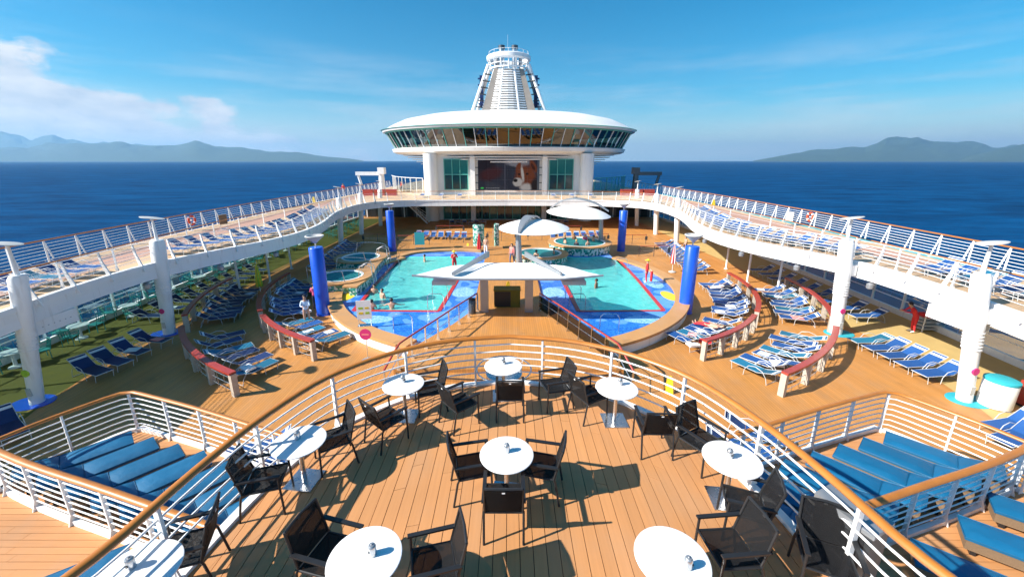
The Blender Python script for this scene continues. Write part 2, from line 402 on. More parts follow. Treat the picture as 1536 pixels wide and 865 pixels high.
# --- sea
m = bpy.data.materials.new('sea'); m.use_nodes = True; M['sea'] = m
t_ = m.node_tree.nodes; l_ = m.node_tree.links; t_.clear()
ou_ = t_.new('ShaderNodeOutputMaterial'); df_ = t_.new('ShaderNodeBsdfDiffuse'); gl_ = t_.new('ShaderNodeBsdfGlossy'); ms_ = t_.new('ShaderNodeMixShader'); fr_ = t_.new('ShaderNodeFresnel')
fr_.inputs[0].default_value = 1.33; gl_.inputs['Roughness'].default_value = .25; gl_.inputs[0].default_value = (.7, .9, 1, 1)
l_.new(mth('MINIMUM', fr_.outputs[0], .075, t=t_, l=l_), ms_.inputs[0]); l_.new(df_.outputs[0], ms_.inputs[1]); l_.new(gl_.outputs[0], ms_.inputs[2]); l_.new(ms_.outputs[0], ou_.inputs[0])
g_ = t_.new('ShaderNodeNewGeometry'); prev = None
for sc, st, ds in ((.012, .5, 6.0), (.06, .65, 1.6), (.28, .7, .45)):
    mp = t_.new('ShaderNodeMapping'); mp.inputs['Scale'].default_value = (sc*.7, sc*1.5, sc); mp.inputs['Rotation'].default_value = (0, 0, .35); l_.new(g_.outputs['Position'], mp.inputs[0])
    n_ = t_.new('ShaderNodeTexNoise'); n_.inputs['Scale'].default_value = 1; n_.inputs['Detail'].default_value = 6; n_.inputs['Roughness'].default_value = .62; l_.new(mp.outputs[0], n_.inputs['Vector'])
    bp = t_.new('ShaderNodeBump'); bp.inputs['Strength'].default_value = st; bp.inputs['Distance'].default_value = ds; l_.new(n_.outputs['Fac'], bp.inputs['Height'])
    if prev: l_.new(prev, bp.inputs['Normal'])
    prev = bp.outputs[0]
l_.new(prev, gl_.inputs['Normal']); l_.new(prev, fr_.inputs['Normal']); l_.new(prev, df_.inputs['Normal'])
rp_ = t_.new('ShaderNodeValToRGB'); rp_.color_ramp.elements[0].position = .32; rp_.color_ramp.elements[0].color = (.0003, .017, .066, 1); rp_.color_ramp.elements[1].position = .68; rp_.color_ramp.elements[1].color = (.001, .064, .19, 1)
mp = t_.new('ShaderNodeMapping'); mp.inputs['Scale'].default_value = (.014, .042, .01); mp.inputs['Rotation'].default_value = (0, 0, .3); l_.new(g_.outputs['Position'], mp.inputs[0])
n_ = t_.new('ShaderNodeTexNoise'); n_.inputs['Scale'].default_value = 1; n_.inputs['Detail'].default_value = 9; n_.inputs['Roughness'].default_value = .7; l_.new(mp.outputs[0], n_.inputs['Vector']); l_.new(n_.outputs['Fac'], rp_.inputs[0]); l_.new(rp_.outputs[0], df_.inputs[0])
mb = MB(); mb.add([(-32000, -32000, SEA), (32000, -32000, SEA), (32000, 32000, SEA), (-32000, 32000, SEA)], [(0, 1, 2, 3)])
struct('sea', mb, 'sea')
# --- hills beyond the water
mat('forest', (.035, .06, .03), .9, var=.5, vscale=.004)
def hills(name, pts, Y, depth, seed):
    """ridge heights from the outline, spread into a range with depth and spurs"""
    nx = 150; ny = 26; vs = []; fs = []
    px = [p[0] for p in pts]
    for j in range(ny+1):
        v = j/ny
        for i in range(nx+1):
            x = pts[0][0]+(pts[-1][0]-pts[0][0])*i/nx
            for a, b in zip(pts, pts[1:]):
                if a[0] <= x <= b[0]: t = (x-a[0])/(b[0]-a[0]); y = a[1]+(b[1]-a[1])*t; break
            top = uny(x, y, Y)
            hgt = max(0, top.z-SEA)
            env = math.sin(PI*min(1, v*1.0))**.8 if v < .5 else 1-.6*(v-.5)*2
            wx = top.x; wy = Y+(v-.5)*depth
            nn = noise.fractal(Vector((wx/1500+seed, wy/1500, 0)), 1.0, 2.0, 5)
            z = hgt*env*(1+.28*nn*(1-abs(v-.5)*.8)) if v > 0 else 0
            vs.append((wx*(wy/Y), wy, SEA-2+max(0, z)))
    for j in range(ny):
        for i in range(nx):
            a = j*(nx+1)+i; fs.append((a, a+1, a+nx+2, a+nx+1))
    o = struct(name, MB().add(vs, fs), 'forest', smooth=False)
hills('hills', [(-260, 226), (-120, 214), (0, 219), (40, 222), (70, 216), (130, 217), (170, 214), (215, 219), (245, 221), (295, 214), (345, 222), (390, 224), (430, 229), (470, 233), (520, 238), (545, 241)], 17000, 5000, 3.1)
hills('hills', [(-260, 208), (-60, 204), (30, 206), (60, 205), (100, 209), (180, 216), (300, 228), (380, 234), (520, 240)], 23000, 4000, 8.8)
hills('hills', [(1130, 241), (1170, 234), (1215, 227), (1265, 221), (1300, 219), (1330, 208), (1360, 211), (1400, 213), (1425, 210), (1450, 213), (1470, 214), (1490, 221), (1530, 219), (1600, 212), (1700, 216), (1800, 228)], 17000, 5000, 5.7)
hills('hills', [(1440, 241), (1460, 232), (1500, 224), (1536, 218), (1600, 214), (1700, 222), (1800, 230)], 13500, 3000, 2.2)

# --- ship body and decks
OUT = smoothpath([(21.6, -40), (21.9, 5), (22.4, 14), (22.9, 20), (23.4, 27), (23.7, 35), (23.9, 45), (23.8, 58), (23.2, 80), (22.6, 120)], 1.0)
hull = [(p.x+.25, p.y) for p in OUT]+[(-p.x-.25, p.y) for p in reversed(OUT)]
struct('ship_hull', MB().prism(hull, SEA-3, -1.75), 'white_hull')
# pool outlines
def pool_poly(s):
    pts = [(4.0, 21.85), (8.95, 21.95), (9.35, 28), (9.6, 34.6)]
    if s > 0: pts += [(8.6, 35.2)]+[(6.7+3.0*math.cos(R(a)), 38.2+3.0*math.sin(R(a))) for a in (-60, -85, -110, -135)]+[(3.9, 34.6), (3.85, 30)]
    else: pts += [(9.0, 35.6), (3.0, 35.6), (3.5, 32)]
    return [Vector((s*p[0], p[1], 0)) for p in pts]
rim_out = arc(0, 28, 11.85, -66, 20, 40)
deckpoly = [(p.x+.1, p.y) for p in OUT]+[(-p.x-.1, p.y) for p in reversed(OUT)]
big = [(p[0], p[1]) for p in deckpoly]
def cut(lp): return [(p.x, p.y) for p in lp]
holes = [cut(pool_poly(1)), cut(pool_poly(-1))]
struct('pool_deck', MB().sheet([big]+holes, 0.0), 'teak_deck')
struct('hull_side', MB().wall([Vector(p) for p in hull], -1.8, .12, True), 'white_hull')
# side floors under the sun deck
def side_floor(s, ma):
    inner = smoothpath([(15.2, -10), (16.4, 9), (17.3, 13), (18.6, 18.5), (18.6, 22), (19.2, 28), (19.6, 34), (19.4, 42), (19.4, 63)], 1.0)
    out = [(p.x-.1, p.y) for p in OUT if -10 <= p.y <= 63]
    poly = [(s*p.x, p.y) for p in inner]+[(s*p[0], p[1]) for p in reversed(out)]
    return struct('side_floor', MB().sheet([poly], .006), ma)
side_floor(-1, 'turf'); side_floor(1, 'floor_tan')

# --- sun deck: slab with a scalloped inner edge, joined across the bow end by a bridge
INN = smoothpath([(16.2, 6), (16.9, 12), (17.4, 14.6), (17.65, 17), (17.6, 19.3), (17.1, 21), (16.3, 23), (15.4, 25.2), (14.85, 28), (14.95, 31), (15.5, 34), (16.3, 37), (17.3, 41.6), (17.5, 47), (16.6, 50), (14.6, 51.6), (11, 52.7), (5, 53.2), (0, 53.4)], .5)
inner_all = [(p.x, p.y) for p in INN]+[(-p.x, p.y) for p in reversed(INN[:-1])]
outs = [(p.x, p.y) for p in OUT if p.y >= 6]
sunpoly = inner_all+[(-p[0], p[1]) for p in outs]+[(p[0], p[1]) for p in reversed(outs)]
# underside and fascia with a rounded white lip
slab = struct('sun_deck', MB().prism(sunpoly, T-.42, T-.006), 'white_hull')
fin = [Vector((p[0], p[1], 0)) for p in inner_all]; fo = offset(fin, -.32)
mbf = MB().band(fin, fo, T-.74, T-.415)
struct('edge_beam', mbf, 'white', parent=slab)
lip_i = offset(fin, .05); lip_o = offset(fin, -.16)
struct('edge_lip', MB().band(lip_i, lip_o, T-.12, T+.07), 'white', parent=slab)
fl_i = offset(fin, -.17)
flpoly = [(p.x, p.y) for p in fl_i]+[(-p[0]+.06, p[1]) for p in outs]+[(p[0]-.06, p[1]) for p in reversed(outs)]
struct('deck_boards', MB().sheet([flpoly], T), 'teak_pale', parent=slab)
for s in (-1, 1):
    a = [(s*(p.x-3.4), p.y) for p in OUT if 6 <= p.y <= 62]; b = [(s*(p.x-1.35), p.y) for p in OUT if 6 <= p.y <= 62]
    struct('running_lane', MB().sheet([a+b[::-1]], T+.005), 'lane_pink', parent=slab)
    a = [(s*(p.x-.62), p.y) for p in OUT if 6 <= p.y <= 78]; b = [(s*(p.x-.1), p.y) for p in OUT if 6 <= p.y <= 78]
    struct('scupper_strip', MB().sheet([a+b[::-1]], T+.005), 'edge_turq' if s > 0 else 'teak_pale', parent=slab)

# --- boards helper
def boards(poly, z, width, parent, ma, along='y', gap=.009, joints=True, th=.02, seed=1):
    rr = random.Random(seed)
    if along == 'x': poly = [(p[1], p[0]) for p in poly]
    n = len(poly); xs = [p[0] for p in poly]; x = min(xs)
    def span(x):
        ys = []
        for i in range(n):
            a, b = poly[i], poly[(i+1)%n]
            if (a[0]-x)*(b[0]-x) < 0: t = (x-a[0])/(b[0]-a[0]); ys.append(a[1]+(b[1]-a[1])*t)
        ys.sort(); return [(ys[i], ys[i+1]) for i in range(0, len(ys)-1, 2)]
    while x < max(xs)-.02:
        x0, x1 = x+gap/2, min(x+width, max(xs))-gap/2; x += width
        s0, s1 = span(x0), span(x1)
        if len(s0) != len(s1): s0 = s1 = span((x0+x1)/2)
        for (a0, a1), (b0, b1) in zip(s0, s1):
            cuts = [0.0]
            if joints and min(a1-a0, b1-b0) > 3.2:
                yc = rr.uniform(1.2, 3.4)
                while yc < (a1-a0)-1.0: cuts.append(yc/(a1-a0)); yc += rr.uniform(2.6, 3.6)
            cuts.append(1.0)
            for c0, c1 in zip(cuts, cuts[1:]):
                e = .003/(max(.5, a1-a0))
                c0 = c0+e if c0 > 0 else c0; c1 = c1-e if c1 < 1 else c1
                q = [(x0, a0+(a1-a0)*c0), (x1, b0+(b1-b0)*c0), (x1, b0+(b1-b0)*c1), (x0, a0+(a1-a0)*c1)]
                if along == 'x': q = [(p[1], p[0]) for p in q]
                dz = rr.uniform(-.0015, .0015)
                obj('plank', MB().prism(q, z-th, z+dz), ma, parent)

# --- terrace with the cafe tables
TER = smoothpath([(4.42, -6), (4.28, 2.0), (4.12, 3.2), (4.02, 4.3), (3.80, 5.45), (3.28, 6.7), (2.32, 7.66), (1.25, 8.2), (0, 8.42)], .25)
ter_edge = [(p.x, p.y) for p in TER]+[(-p.x, p.y) for p in reversed(TER[:-1])]
ter = struct('terrace_deck', MB().prism(ter_edge, T-.32, T-.021), 'caulk')
ter_in = [(p.x-.1 if p.x > .1 else p.x, p.y-.1) for p in TER]
ter_in = [(p.x, p.y) for p in offset([Vector((q[0], q[1], 0)) for q in ter_edge], .105)]
boards([q for q in ter_in if q[1] > -2.2]+[(-4.2, -2.2), (4.2, -2.2)], T, .176, ter, 'teak_plank', seed=4)
te = [Vector((q[0], q[1], 0)) for q in ter_edge]
struct('edge_curb', MB().band(offset(te, -.03), offset(te, .10), T-.36, T+.05), 'white', parent=ter)
struct('terrace_wall', MB().wall([Vector((q[0], q[1], 0)) for q in [(p.x, p.y) for p in offset(te, .5)]], -.01, T-.325), 'white_hull')

# --- wing platforms either side, one step up from the pool deck
for s in (-1, 1):
    wp = [(12.6, -3), (12.2, 4), (11.62, 7.55), (10.35, 9.95), (7.0, 8.75), (3.3, 7.3), (3.55, 5), (3.75, 2), (3.85, -3)]
    wp = [(s*p[0], p[1]) for p in wp]
    wd = struct('wing_deck', MB().prism(wp, .005, WG-.021), 'white_hull')
    boards([(p[0]*.994, p[1]*.994-.01) for p in wp if p[1] > -2.5]+[(s*3.8, -1), (s*12.2, -1)][:0] + [], WG, .15, wd, 'teak_plank_x', along='x', seed=8)

# ================================================================ RAILINGS
def post_mesh(h, kind):
    b = MB()
    if kind == 'bracket':           # flat plate widening into a foot
        b.prism([(-.035, -.02), (.035, -.02), (.035, .02), (-.035, .02)], .0, h)
        b.add([(-.10, -.012, 0), (.10, -.012, 0), (.036, -.012, .22), (-.036, -.012, .22), (-.10, .012, 0), (.10, .012, 0), (.036, .012, .22), (-.036, .012, .22)], [(3,2,1,0),(4,5,6,7),(0,1,5,4),(1,2,6,5),(2,3,7,6),(3,0,4,7)])
    elif kind == 'vee':             # upright plus a raking stay (x is inboard)
        b.tube([(0, 0, 0), (0, 0, h)], .04, 6); b.tube([(.34, 0, 0), (.02, 0, h*.94)], .034, 6)
        b.box(-.07, .42, -.05, .05, 0, .02)
    elif kind == 'rake':            # curved plate raking outboard (x towards the rail side)
        pts = [(-.16, 0, -.30), (-.05, 0, .1), (.10, 0, .55), (.16, 0, h)]
        for (a, b2, w0, w1) in zip(pts, pts[1:], (.10, .085, .06), (.085, .06, .035)):
            vs = []
            for p, w in ((a, w0), (b2, w1)):
                vs += [(p[0]-w, -.025, p[2]), (p[0]+w, -.025, p[2]), (p[0]+w, .025, p[2]), (p[0]-w, .025, p[2])]
            b.add(vs, [(3,2,1,0),(4,5,6,7),(0,1,5,4),(1,2,6,5),(2,3,7,6),(3,0,4,7)])
    return b
PM = {}
def railing(name, label, path, z, h=1.15, bars=5, step=1.4, kind='bracket', top='wood_rail', top_r=.055, bar_r=.016, group=None, lean=0.0, side=1, curb=True, bar_mat='white', zfun=None):
    """path at deck level; posts, bars and cap rail are separate parts"""
    fine = resample(path, .3); base = fine[0]
    zz = zfun or (lambda p: z)
    t = thing(name, label, 'railing', (base.x, base.y, z), 0, group)
    key = (kind, h)
    if key not in PM: PM[key] = mesh(post_mesh(h, kind), 'white' if bar_mat == 'white' else bar_mat, name='post')
    pp = resample(path, step)
    for i, p in enumerate(pp):
        a = pp[max(0, i-1)]; b = pp[min(len(pp)-1, i+1)]; d = b-a
        ang = math.atan2(d.y, d.x) + (PI/2 if side > 0 else -PI/2)
        place('post', PM[key], t, (p.x-base.x, p.y-base.y, zz(p)-z), ang)
    def off(k): return offset(fine, side*lean*k)
    for k in range(bars):
        f = (k+1)/(bars+1)
        obj('bar', MB().tube([Vector((q.x, q.y, zz(q)+.08+(h-.1)*f)) for q in off(f)], bar_r, 6), bar_mat, t, True)
    obj('cap_rail', MB().tube([Vector((q.x, q.y, zz(q)+h)) for q in off(1)], top_r, 10, flat=.75), top, t, True)
    if curb:
        obj('curb', MB().band(offset(fine, .045), offset(fine, -.045), z-.03, z+.10), 'white', t)
    return t
# terrace rail
tr_path = offset(te, .035)
tr_path = [p for p in tr_path if p.y > -1.0]
railing('terrace_railing', 'curved white railing with orange wooden cap rail around the cafe terrace', tr_path, T+.05, h=1.10, bars=5, step=1.55, curb=False, top_r=.062)
# wing rails
for s, nm in ((-1, 'port'), (1, 'starboard')):
    far = [(11.5, 7.5), (11.15, 8.35), (10.6, 9.3), (10.38, 9.62), (10.15, 9.68), (9.85, 9.6), (7.9, 8.95), (5.7, 8.12), (4.2, 7.55)]
    near = [(12.2, 8.1), (11.35, 7.55), (10.4, 7.18), (9.3, 6.82), (7.95, 6.42), (6.6, 6.0), (5.4, 5.62), (4.35, 5.3)]
    railing('pod_railing', 'white railing with wooden cap rail round the far corner of the %s cushion pod' % ('shaded' if s < 0 else 'sunny'), smoothpath(mir(far, s), .25), WG, h=1.2, bars=6, step=1.25, group=None, side=-s)
    railing('pod_railing', 'curved railing with thick wooden cap rail on the walkway side of the %s cushion pod' % ('shaded' if s < 0 else 'sunny'), smoothpath(mir(near, s), .25), WG, h=1.2, bars=6, step=1.15, top_r=.075, group=None, side=-s)
# sun deck rails
for s in (-1, 1):
    where = 'above the green turf side' if s < 0 else 'beside the turquoise scupper strip'
    op = [Vector((s*(p.x-.16), p.y, 0)) for p in OUT if 8 <= p.y <= 80]
    railing('outer_railing', 'outer sea railing with inverted V posts and wooden cap ' + where, op, T, h=1.2, bars=6, step=1.62, kind='vee', bar_r=.014, side=s, curb=False, top_r=.05)
    ip = [Vector((s*(p.x+.10), p.y, 0)) for p in INN if p.y < 50.5]
    railing('inner_railing', 'white inner railing with raked posts overlooking the pool ' + ('on the shaded lounger side' if s < 0 else 'on the sunlit lounger side'), ip, T+.07, h=1.0, bars=5, step=1.62, kind='rake', bar_r=.012, side=-s, lean=.16, curb=False, top='white', top_r=.02)
bp_ = [Vector((x, y, 0)) for x, y in [(-16.5, 50.3), (-14.6, 51.8), (-11, 52.9), (-5, 53.4), (0, 53.6), (5, 53.4), (11, 52.9), (14.6, 51.8), (16.5, 50.3)]]
railing('bridge_railing', 'white railing across the bridge in front of the big screen', smoothpath(bp_, .5), T+.07, h=1.05, bars=5, step=1.7, kind='rake', bar_r=.016, side=1, lean=.16, curb=False, top_r=.035)
# wooden track fence between running lane and loungers
lf = [(-17.75, 13.0), (-18.2, 18.4), (-18.6, 22), (-19.1, 27), (-18.8, 32), (-18.2, 37.5), (-17.9, 41.5)]
rf = [(17.75, 13.0), (18.0, 18.4), (18.2, 22), (18.5, 27), (18.5, 32), (18.2, 37.5), (17.9, 41.5)]
for pts, lb in ((lf, 'thin wooden fence rail beside the running lane on the turf side'), (rf, 'thin wooden fence rail beside the running lane on the turquoise edged side')):
    railing('track_fence', lb, smoothpath(pts, .5), T, h=1.1, bars=2, step=2.6, kind='bracket', bar_r=.008, top_r=.04, curb=False)

# ================================================================ COLUMNS
def column(x, y, lean, label, big=True, rr=None, badge=None, group=None, h=5.0):
    s = -1 if x < 0 else 1
    t = thing('support_column', label, 'column', (x, y, 0), 0, group)
    r0, r1 = rr or ((.28, .32) if big else (.26, .30))
    k_ = r1/.32
    n = 12; ring = []
    def cx(z): return x - s*lean*(z/h)
    b = MB(); vs = []; prof = [(0, r0), (2.1, r0+.02), (3.0, r1), (h-.12, r1), (h, r1-.06)]
    for z, r in prof:
        for j in range(20): a = 2*PI*j/20; vs.append((cx(z)+r*math.cos(a), y+r*math.sin(a), z+.0))
    fs = [(i*20+j, i*20+(j+1)%20, (i+1)*20+(j+1)%20, (i+1)*20+j) for i in range(len(prof)-1) for j in range(20)]+[tuple(range(80, 100)), tuple(reversed(range(20)))]
    obj('shaft', b.add(vs, fs), 'white', t, True)
    if big:
        for k in range(6):
            z = 2.15+k*.13
            obj('louvre', MB().lathe([(r0+.02, z), (r0+.055, z+.015), (r0+.055, z+.06), (r0+.02, z+.075)], 20, (cx(z), y)), 'white', t)
        obj('base_pad', MB().lathe([(.62, .004), (.62, .02), (.58, .03), (0.01, .03)], 24, (x+s*.18, y), 1.15, .9), 'edge_turq' if s > 0 else 'post_blue', t)
        obj('access_panel', MB().box(cx(.6)-.08, cx(.6)+.08, y-r0-.035, y-r0+.05, .42, .72), 'board_grey', t)
        # bracket arm into the deck edge
        obj('bracket', MB().box(cx(3.5)-.5 if s < 0 else cx(3.5), cx(3.5) if s < 0 else cx(3.5)+.5, y-.2, y+.2, 3.2, T-.1), 'white', t)
    if badge:
        z = 1.35; obj('badge', MB().add([(cx(z)+.12*math.cos(a), y-r0-.045-.02*0, z+.14*math.sin(a)) for a in [2*PI*k/16 for k in range(16)]]+[(cx(z)+.12*math.cos(a), y-r0+.02, z+.14*math.sin(a)) for a in [2*PI*k/16 for k in range(16)]], [tuple(range(16))]+[(k, (k+1)%16, (k+1)%16+16, k+16) for k in range(16)]), badge, t)
    xt = cx(h)
    obj('lamp_stem', MB().tube([(xt, y, h-.02), (xt, y, h+.55), (xt+s*.02, y, h+1.05)], .075, 10, r2=.05), 'white', t, True)
    rot = Matrix.Translation((xt, y, h+1.08)) @ Matrix.Rotation(R(9)*s*-1, 4, 'Y') @ Matrix.Rotation(R(-7), 4, 'X')
    dm = MB().lathe([(.05, -.05), (.32*k_, -.015), (.48*k_, .0), (.48*k_, .025), (.2*k_, .05), (.01, .055)], 28)
    dm.v = [tuple(rot @ Vector(v)) for v in dm.v]
    obj('lamp_disc', dm, 'board_grey', t, True)
column(-17.75, 13.45, .80, 'thick white louvred column with lime green badge and disc lamp', badge='lime', rr=(.21, .25))
column(-17.9, 19.8, .45, 'thick white louvred column with magenta badge rising from the green turf', badge='magenta')
column(17.3, 13.6, .80, 'thick white louvred column with pink badge beside the white towel drum', badge='magenta', rr=(.23, .27))
column(17.25, 19.8, .45, 'thick white louvred column with pink badge standing between curved lounger screens', badge='magenta')
for s in (-1, 1):
    for k, (x, y) in enumerate(((18.35, 43.6), (18.2, 49.6), (17.95, 56.5))):
        column(s*x, y, .3, 'slim white column with tilted disc lamp, %s from the pool' % ('first', 'second', 'third')[k] + (' on the turf side' if s < 0 else ' on the tan floor side'), big=False)
    for k, (x, y) in enumerate(((18.3, 26.3), (17.8, 29.0), (18.3, 33))):
        t = thing('deck_pole', 'thin white pole under the scalloped sun deck, %s from the terrace, ' % ('first', 'second', 'third')[k] + ('turf side' if s < 0 else 'tan floor side'), 'pole', (s*x, y, 0), 0, 'thin poles under the sun deck, ' + ('turf side' if s < 0 else 'tan side'))
        obj('shaft', MB().tube([(s*x, y, 0), (s*x, y, T-.43)], .075, 10), 'white', t, True)
        obj('foot', MB().lathe([(.16, .004), (.16, .03), (.08, .06)], 14, (s*x, y)), 'white', t)

# ================================================================ SIDE WINDOWS under the sun deck
for s in (-1, 1):
    t = thing('window_wall', 'long row of teal side windows under the sun deck ' + ('on the turf side' if s < 0 else 'on the tan floor side'), 'windows', (s*22.4, 8, 0))
    pts = [Vector((s*(p.x-.05), p.y, 0)) for p in resample([q for q in OUT if 7 <= q.y <= 64], 2.2)]
    for a, b in zip(pts, pts[1:]):
        d = (b-a).normalized(); n = Vector((-d.y, d.x, 0))
        obj('pane', MB().add([a+d*.05+Vector((0, 0, .36)), b-d*.05+Vector((0, 0, .36)), b-d*.05+Vector((0, 0, T-.5)), a+d*.05+Vector((0, 0, T-.5))], [(0, 1, 2, 3)]), 'teal_glass', t)
        q = a
        obj('mullion', MB().prism([(q+n*.06+d*.05)[:2], (q-n*.06+d*.05)[:2], (q-n*.06-d*.05)[:2], (q+n*.06-d*.05)[:2]], .0, T-.43), 'white', t)
    obj('sill_wall', MB().band(offset(pts, .07), offset(pts, -.07), 0.0, .34), 'white_hull', t)
    obj('handrail', MB().tube([p+Vector((-s*.35, 0, 1.05)) for p in pts], .03, 6), 'white', t)

# ================================================================ POOL COMPLEX
# raised surround: mosaic shelf, teak seat rim
for s in (-1, 1):
    pol = pool_poly(s)
    outer = [Vector((s*p.x, p.y, 0)) for p in arc(0, 28, 11.2, -68, 34, 36)]
    inner_edge = [(s*2.1, 38.0), (s*2.1, 21.8), (s*2.9, 19.4), (s*4.0, 17.4)]
    shelf = [(p.x, p.y) for p in outer]+[(s*9.3, 36.9), (s*6.5, 38.0)]+inner_edge
    nm = 'turquoise pool with pool side lifeguard and blue mosaic shelf' if s > 0 else 'turquoise pool beside the twin whirlpools with blue mosaic shelf'
    t = thing('swimming_pool', nm, 'pool', (s*6.6, 28, 0))
    obj('mosaic_shelf', MB().sheet([shelf, cut(pol)], PW-.14), 'mosaic_blue', t)
    obj('shelf_side', MB().wall([Vector((p[0], p[1], 0)) for p in shelf], 0, PW-.14, True), 'white_hull', t)
    obj('basin_wall', MB().wall(pol, -.65, PW-.14, True), 'pool_floor', t)
    obj('basin_floor', MB().sheet([cut(pol)], -.65), 'pool_floor', t)
    obj('water', MB().sheet([cut(pol)], PW-.19), 'pool_water', t)
    ew = offset(pol+[pol[0]], .14*(1 if s > 0 else -1)); ew2 = offset(pol+[pol[0]], -.06*(1 if s > 0 else -1))
    # red warning edge on the long sides only
    for i, j in ((0, 1), (1, 2), (2, 3)) + (((len(pol)-1, 0),) if s < 0 else ((len(pol)-1, 0), (len(pol)-2, len(pol)-1))):
        a, b = pol[i], pol[j]; d = (b-a).normalized(); n = Vector((-d.y, d.x, 0))*.12
        obj('red_edge', MB().prism([(a+n)[:2], (b+n)[:2], (b-n)[:2], (a-n)[:2]], PW-.15, PW-.125+.002*i), 'tile_red' if i != 0 or s < 0 else 'tile_red', t)
    # pale mosaic rounds
    for (x, y, r, sy) in ((2.95, 25.3, .72, 1.5), (7.6, 20.6, 1.3, .45), (10.2, 27.5, .6, 2.2), (2.9, 30.5, .6, 1.6)):
        obj('mosaic_round', MB().lathe([(r, PW-.139), (r, PW-.135), (.01, PW-.135)], 28, (s*x, y), 1, sy), 'mosaic_pale', t)
    obj('yellow_mosaic', MB().lathe([(.8, PW-.139), (.8, PW-.133), (.01, PW-.133)], 24, (s*10.25, 24.6), .55, 1.2), 'yellow', t)
    ro = [Vector((s*p.x, p.y, 0)) for p in arc(0, 28, 12.0, -67, 36, 40)]; ri = [Vector((s*p.x, p.y, 0)) for p in arc(0, 28, 11.15, -67, 36, 40)]
    obj('seat_rim', MB().band(ri, ro, PW-.12, PW+.02), 'teak_curb', t)
    ro2 = [Vector((s*p.x, p.y, 0)) for p in arc(0, 28, 11.9, -67, 36, 40)]; ri2 = [Vector((s*p.x, p.y, 0)) for p in arc(0, 28, 11.25, -67, 36, 40)]
    obj('rim_base', MB().band(ri2, ro2, 0.0, PW-.122), 'white_hull', t)
    if s < 0:
        bk = smoothpath([(-9.75, 34.7), (-8.6, 36.6), (-6.5, 37.4), (-4.5, 37.6), (-2.6, 37.2)], .4)
        obj('back_rim', MB().band(bk, offset(bk, .8), .0, PW+.02), 'teak_curb', t)
    # grab rails into the water
    for (x, y) in ((4.15, 24.0), (4.1, 22.2), (5.2, 19.0), (9.0, 31)):
        obj('grab_rail', MB().tube([(s*x-.6, y, PW-.15), (s*x-.6, y, 1.25), (s*x-.45, y, 1.4), (s*x+.2, y, 1.4), (s*x+.35, y, 1.2), (s*x+.35, y, -.3 if 4 < x < 4.5 else PW-.15)], .022, 6), 'steel', t, True)
# central walkway between the pools, with wide steps to the pool deck
wk = [(-4.7, 14.9), (4.7, 14.9), (4.3, 17.0), (2.9, 19.6), (2.05, 21.6), (2.05, 38), (-2.05, 38), (-2.05, 21.6), (-2.9, 19.6), (-4.3, 17.0)]
wko = struct('walkway', MB().prism(wk, 0.004, PW+.012), 'teak_deck')
for k in range(3):
    y0 = 14.9-.42*(k+1); hw = 4.6-.25*k
    sp_ = smoothpath([(-hw, y0+.35), (-hw*.5, y0-.05), (0, y0-.2), (hw*.5, y0-.05), (hw, y0+.35)], .4)
    struct('step', MB().prism([(p.x, p.y) for p in sp_]+[(hw, 15.0-.001*k), (-hw, 15.0-.001*k)], .004, PW-.15*(k+1)), 'teak_deck', parent=wko)
    struct('nosing', MB().band([Vector((p.x, p.y-.003, 0)) for p in sp_], [Vector((p.x, p.y+.06, 0)) for p in sp_], PW-.15*(k+1)-.03, PW-.15*(k+1)+.006), 'caulk', parent=wko)
# walkway rails
for s in (-1, 1):
    p_ = smoothpath([(s*4.75, 13.9), (s*4.3, 15.4), (s*3.35, 17.7), (s*2.5, 19.8), (s*1.75, 21.5)], .3)
    def zf(p): return PW+.012 if p.y > 15.0 else max(0.02, PW+.012-(15.0-p.y)*.52)
    t = railing('walkway_railing', 'steel railing with red brown hand rail up to the canopy ' + ('beside the white notice board' if s < 0 else 'with dark glass infill'), p_, PW+.012, h=1.05, bars=1, step=1.05, kind='bracket', top='red_rail', top_r=.045, bar_r=.016, curb=False, bar_mat='steel', zfun=zf)
    if s > 0:
        q = [p for p in p_ if p.y > 15.4]
        obj('glass_infill', MB().wall([Vector((p.x, p.y, 0)) for p in q], PW+.12, PW+.9), 'lounge_glass', t)
# whirlpools
def whirlpool(x, y, r, top, label, rails=True, wall='tile_green'):
    t = thing('whirlpool', label, 'whirlpool', (x, y, 0))
    obj('tiled_wall', MB().lathe([(r, .0), (r+.05, top-.1)], 40, (x, y), cap=False), wall, t, True)
    obj('teak_rim', MB().lathe([(r-.45, top-.12), (r+.16, top-.1), (r+.16, top), (r-.45, top), (r-.45, top-.12)], 40, (x, y), cap=False), 'teak_curb', t)
    obj('white_shell', MB().lathe([(r-.43, top+.012), (r-.56, top+.015), (r-.66, top-.45), (r-1.1, top-.5), (r-1.2, top-.85), (.01, top-.85)], 40, (x, y), cap=False), 'white_plastic', t, True)
    obj('water', MB().lathe([(r-.585, top-.06), (.01, top-.06)], 32, (x, y)), 'tub_water', t)
    if rails:
        for a0 in (20, 200):
            obj('grab_rail', MB().tube([(x+(r+.1)*math.cos(R(a)), y+(r+.1)*math.sin(R(a)), z) for a, z in [(a0, top)]+[(a0+k*12, top+.8) for k in range(0, 9)]+[(a0+100, top)]], .025, 6), 'steel', t, True)
        for dx in (-.3, .3):
            obj('grab_rail', MB().tube([(x+r-.6, y+dx, top-.1), (x+r-.5, y+dx, top+.7), (x+r-.1, y+dx, top+.85), (x+r+.3, y+dx, top+.7), (x+r+.4, y+dx, top-.5)], .025, 6), 'steel', t, True)
    return t
whirlpool(-11.6, 26.9, 1.95, 1.15, 'round whirlpool with pale shell beside the tall blue post and tiled wall')
whirlpool(-12.2, 32.6, 1.95, 1.15, 'round whirlpool circled by steel rails farther from the terrace')
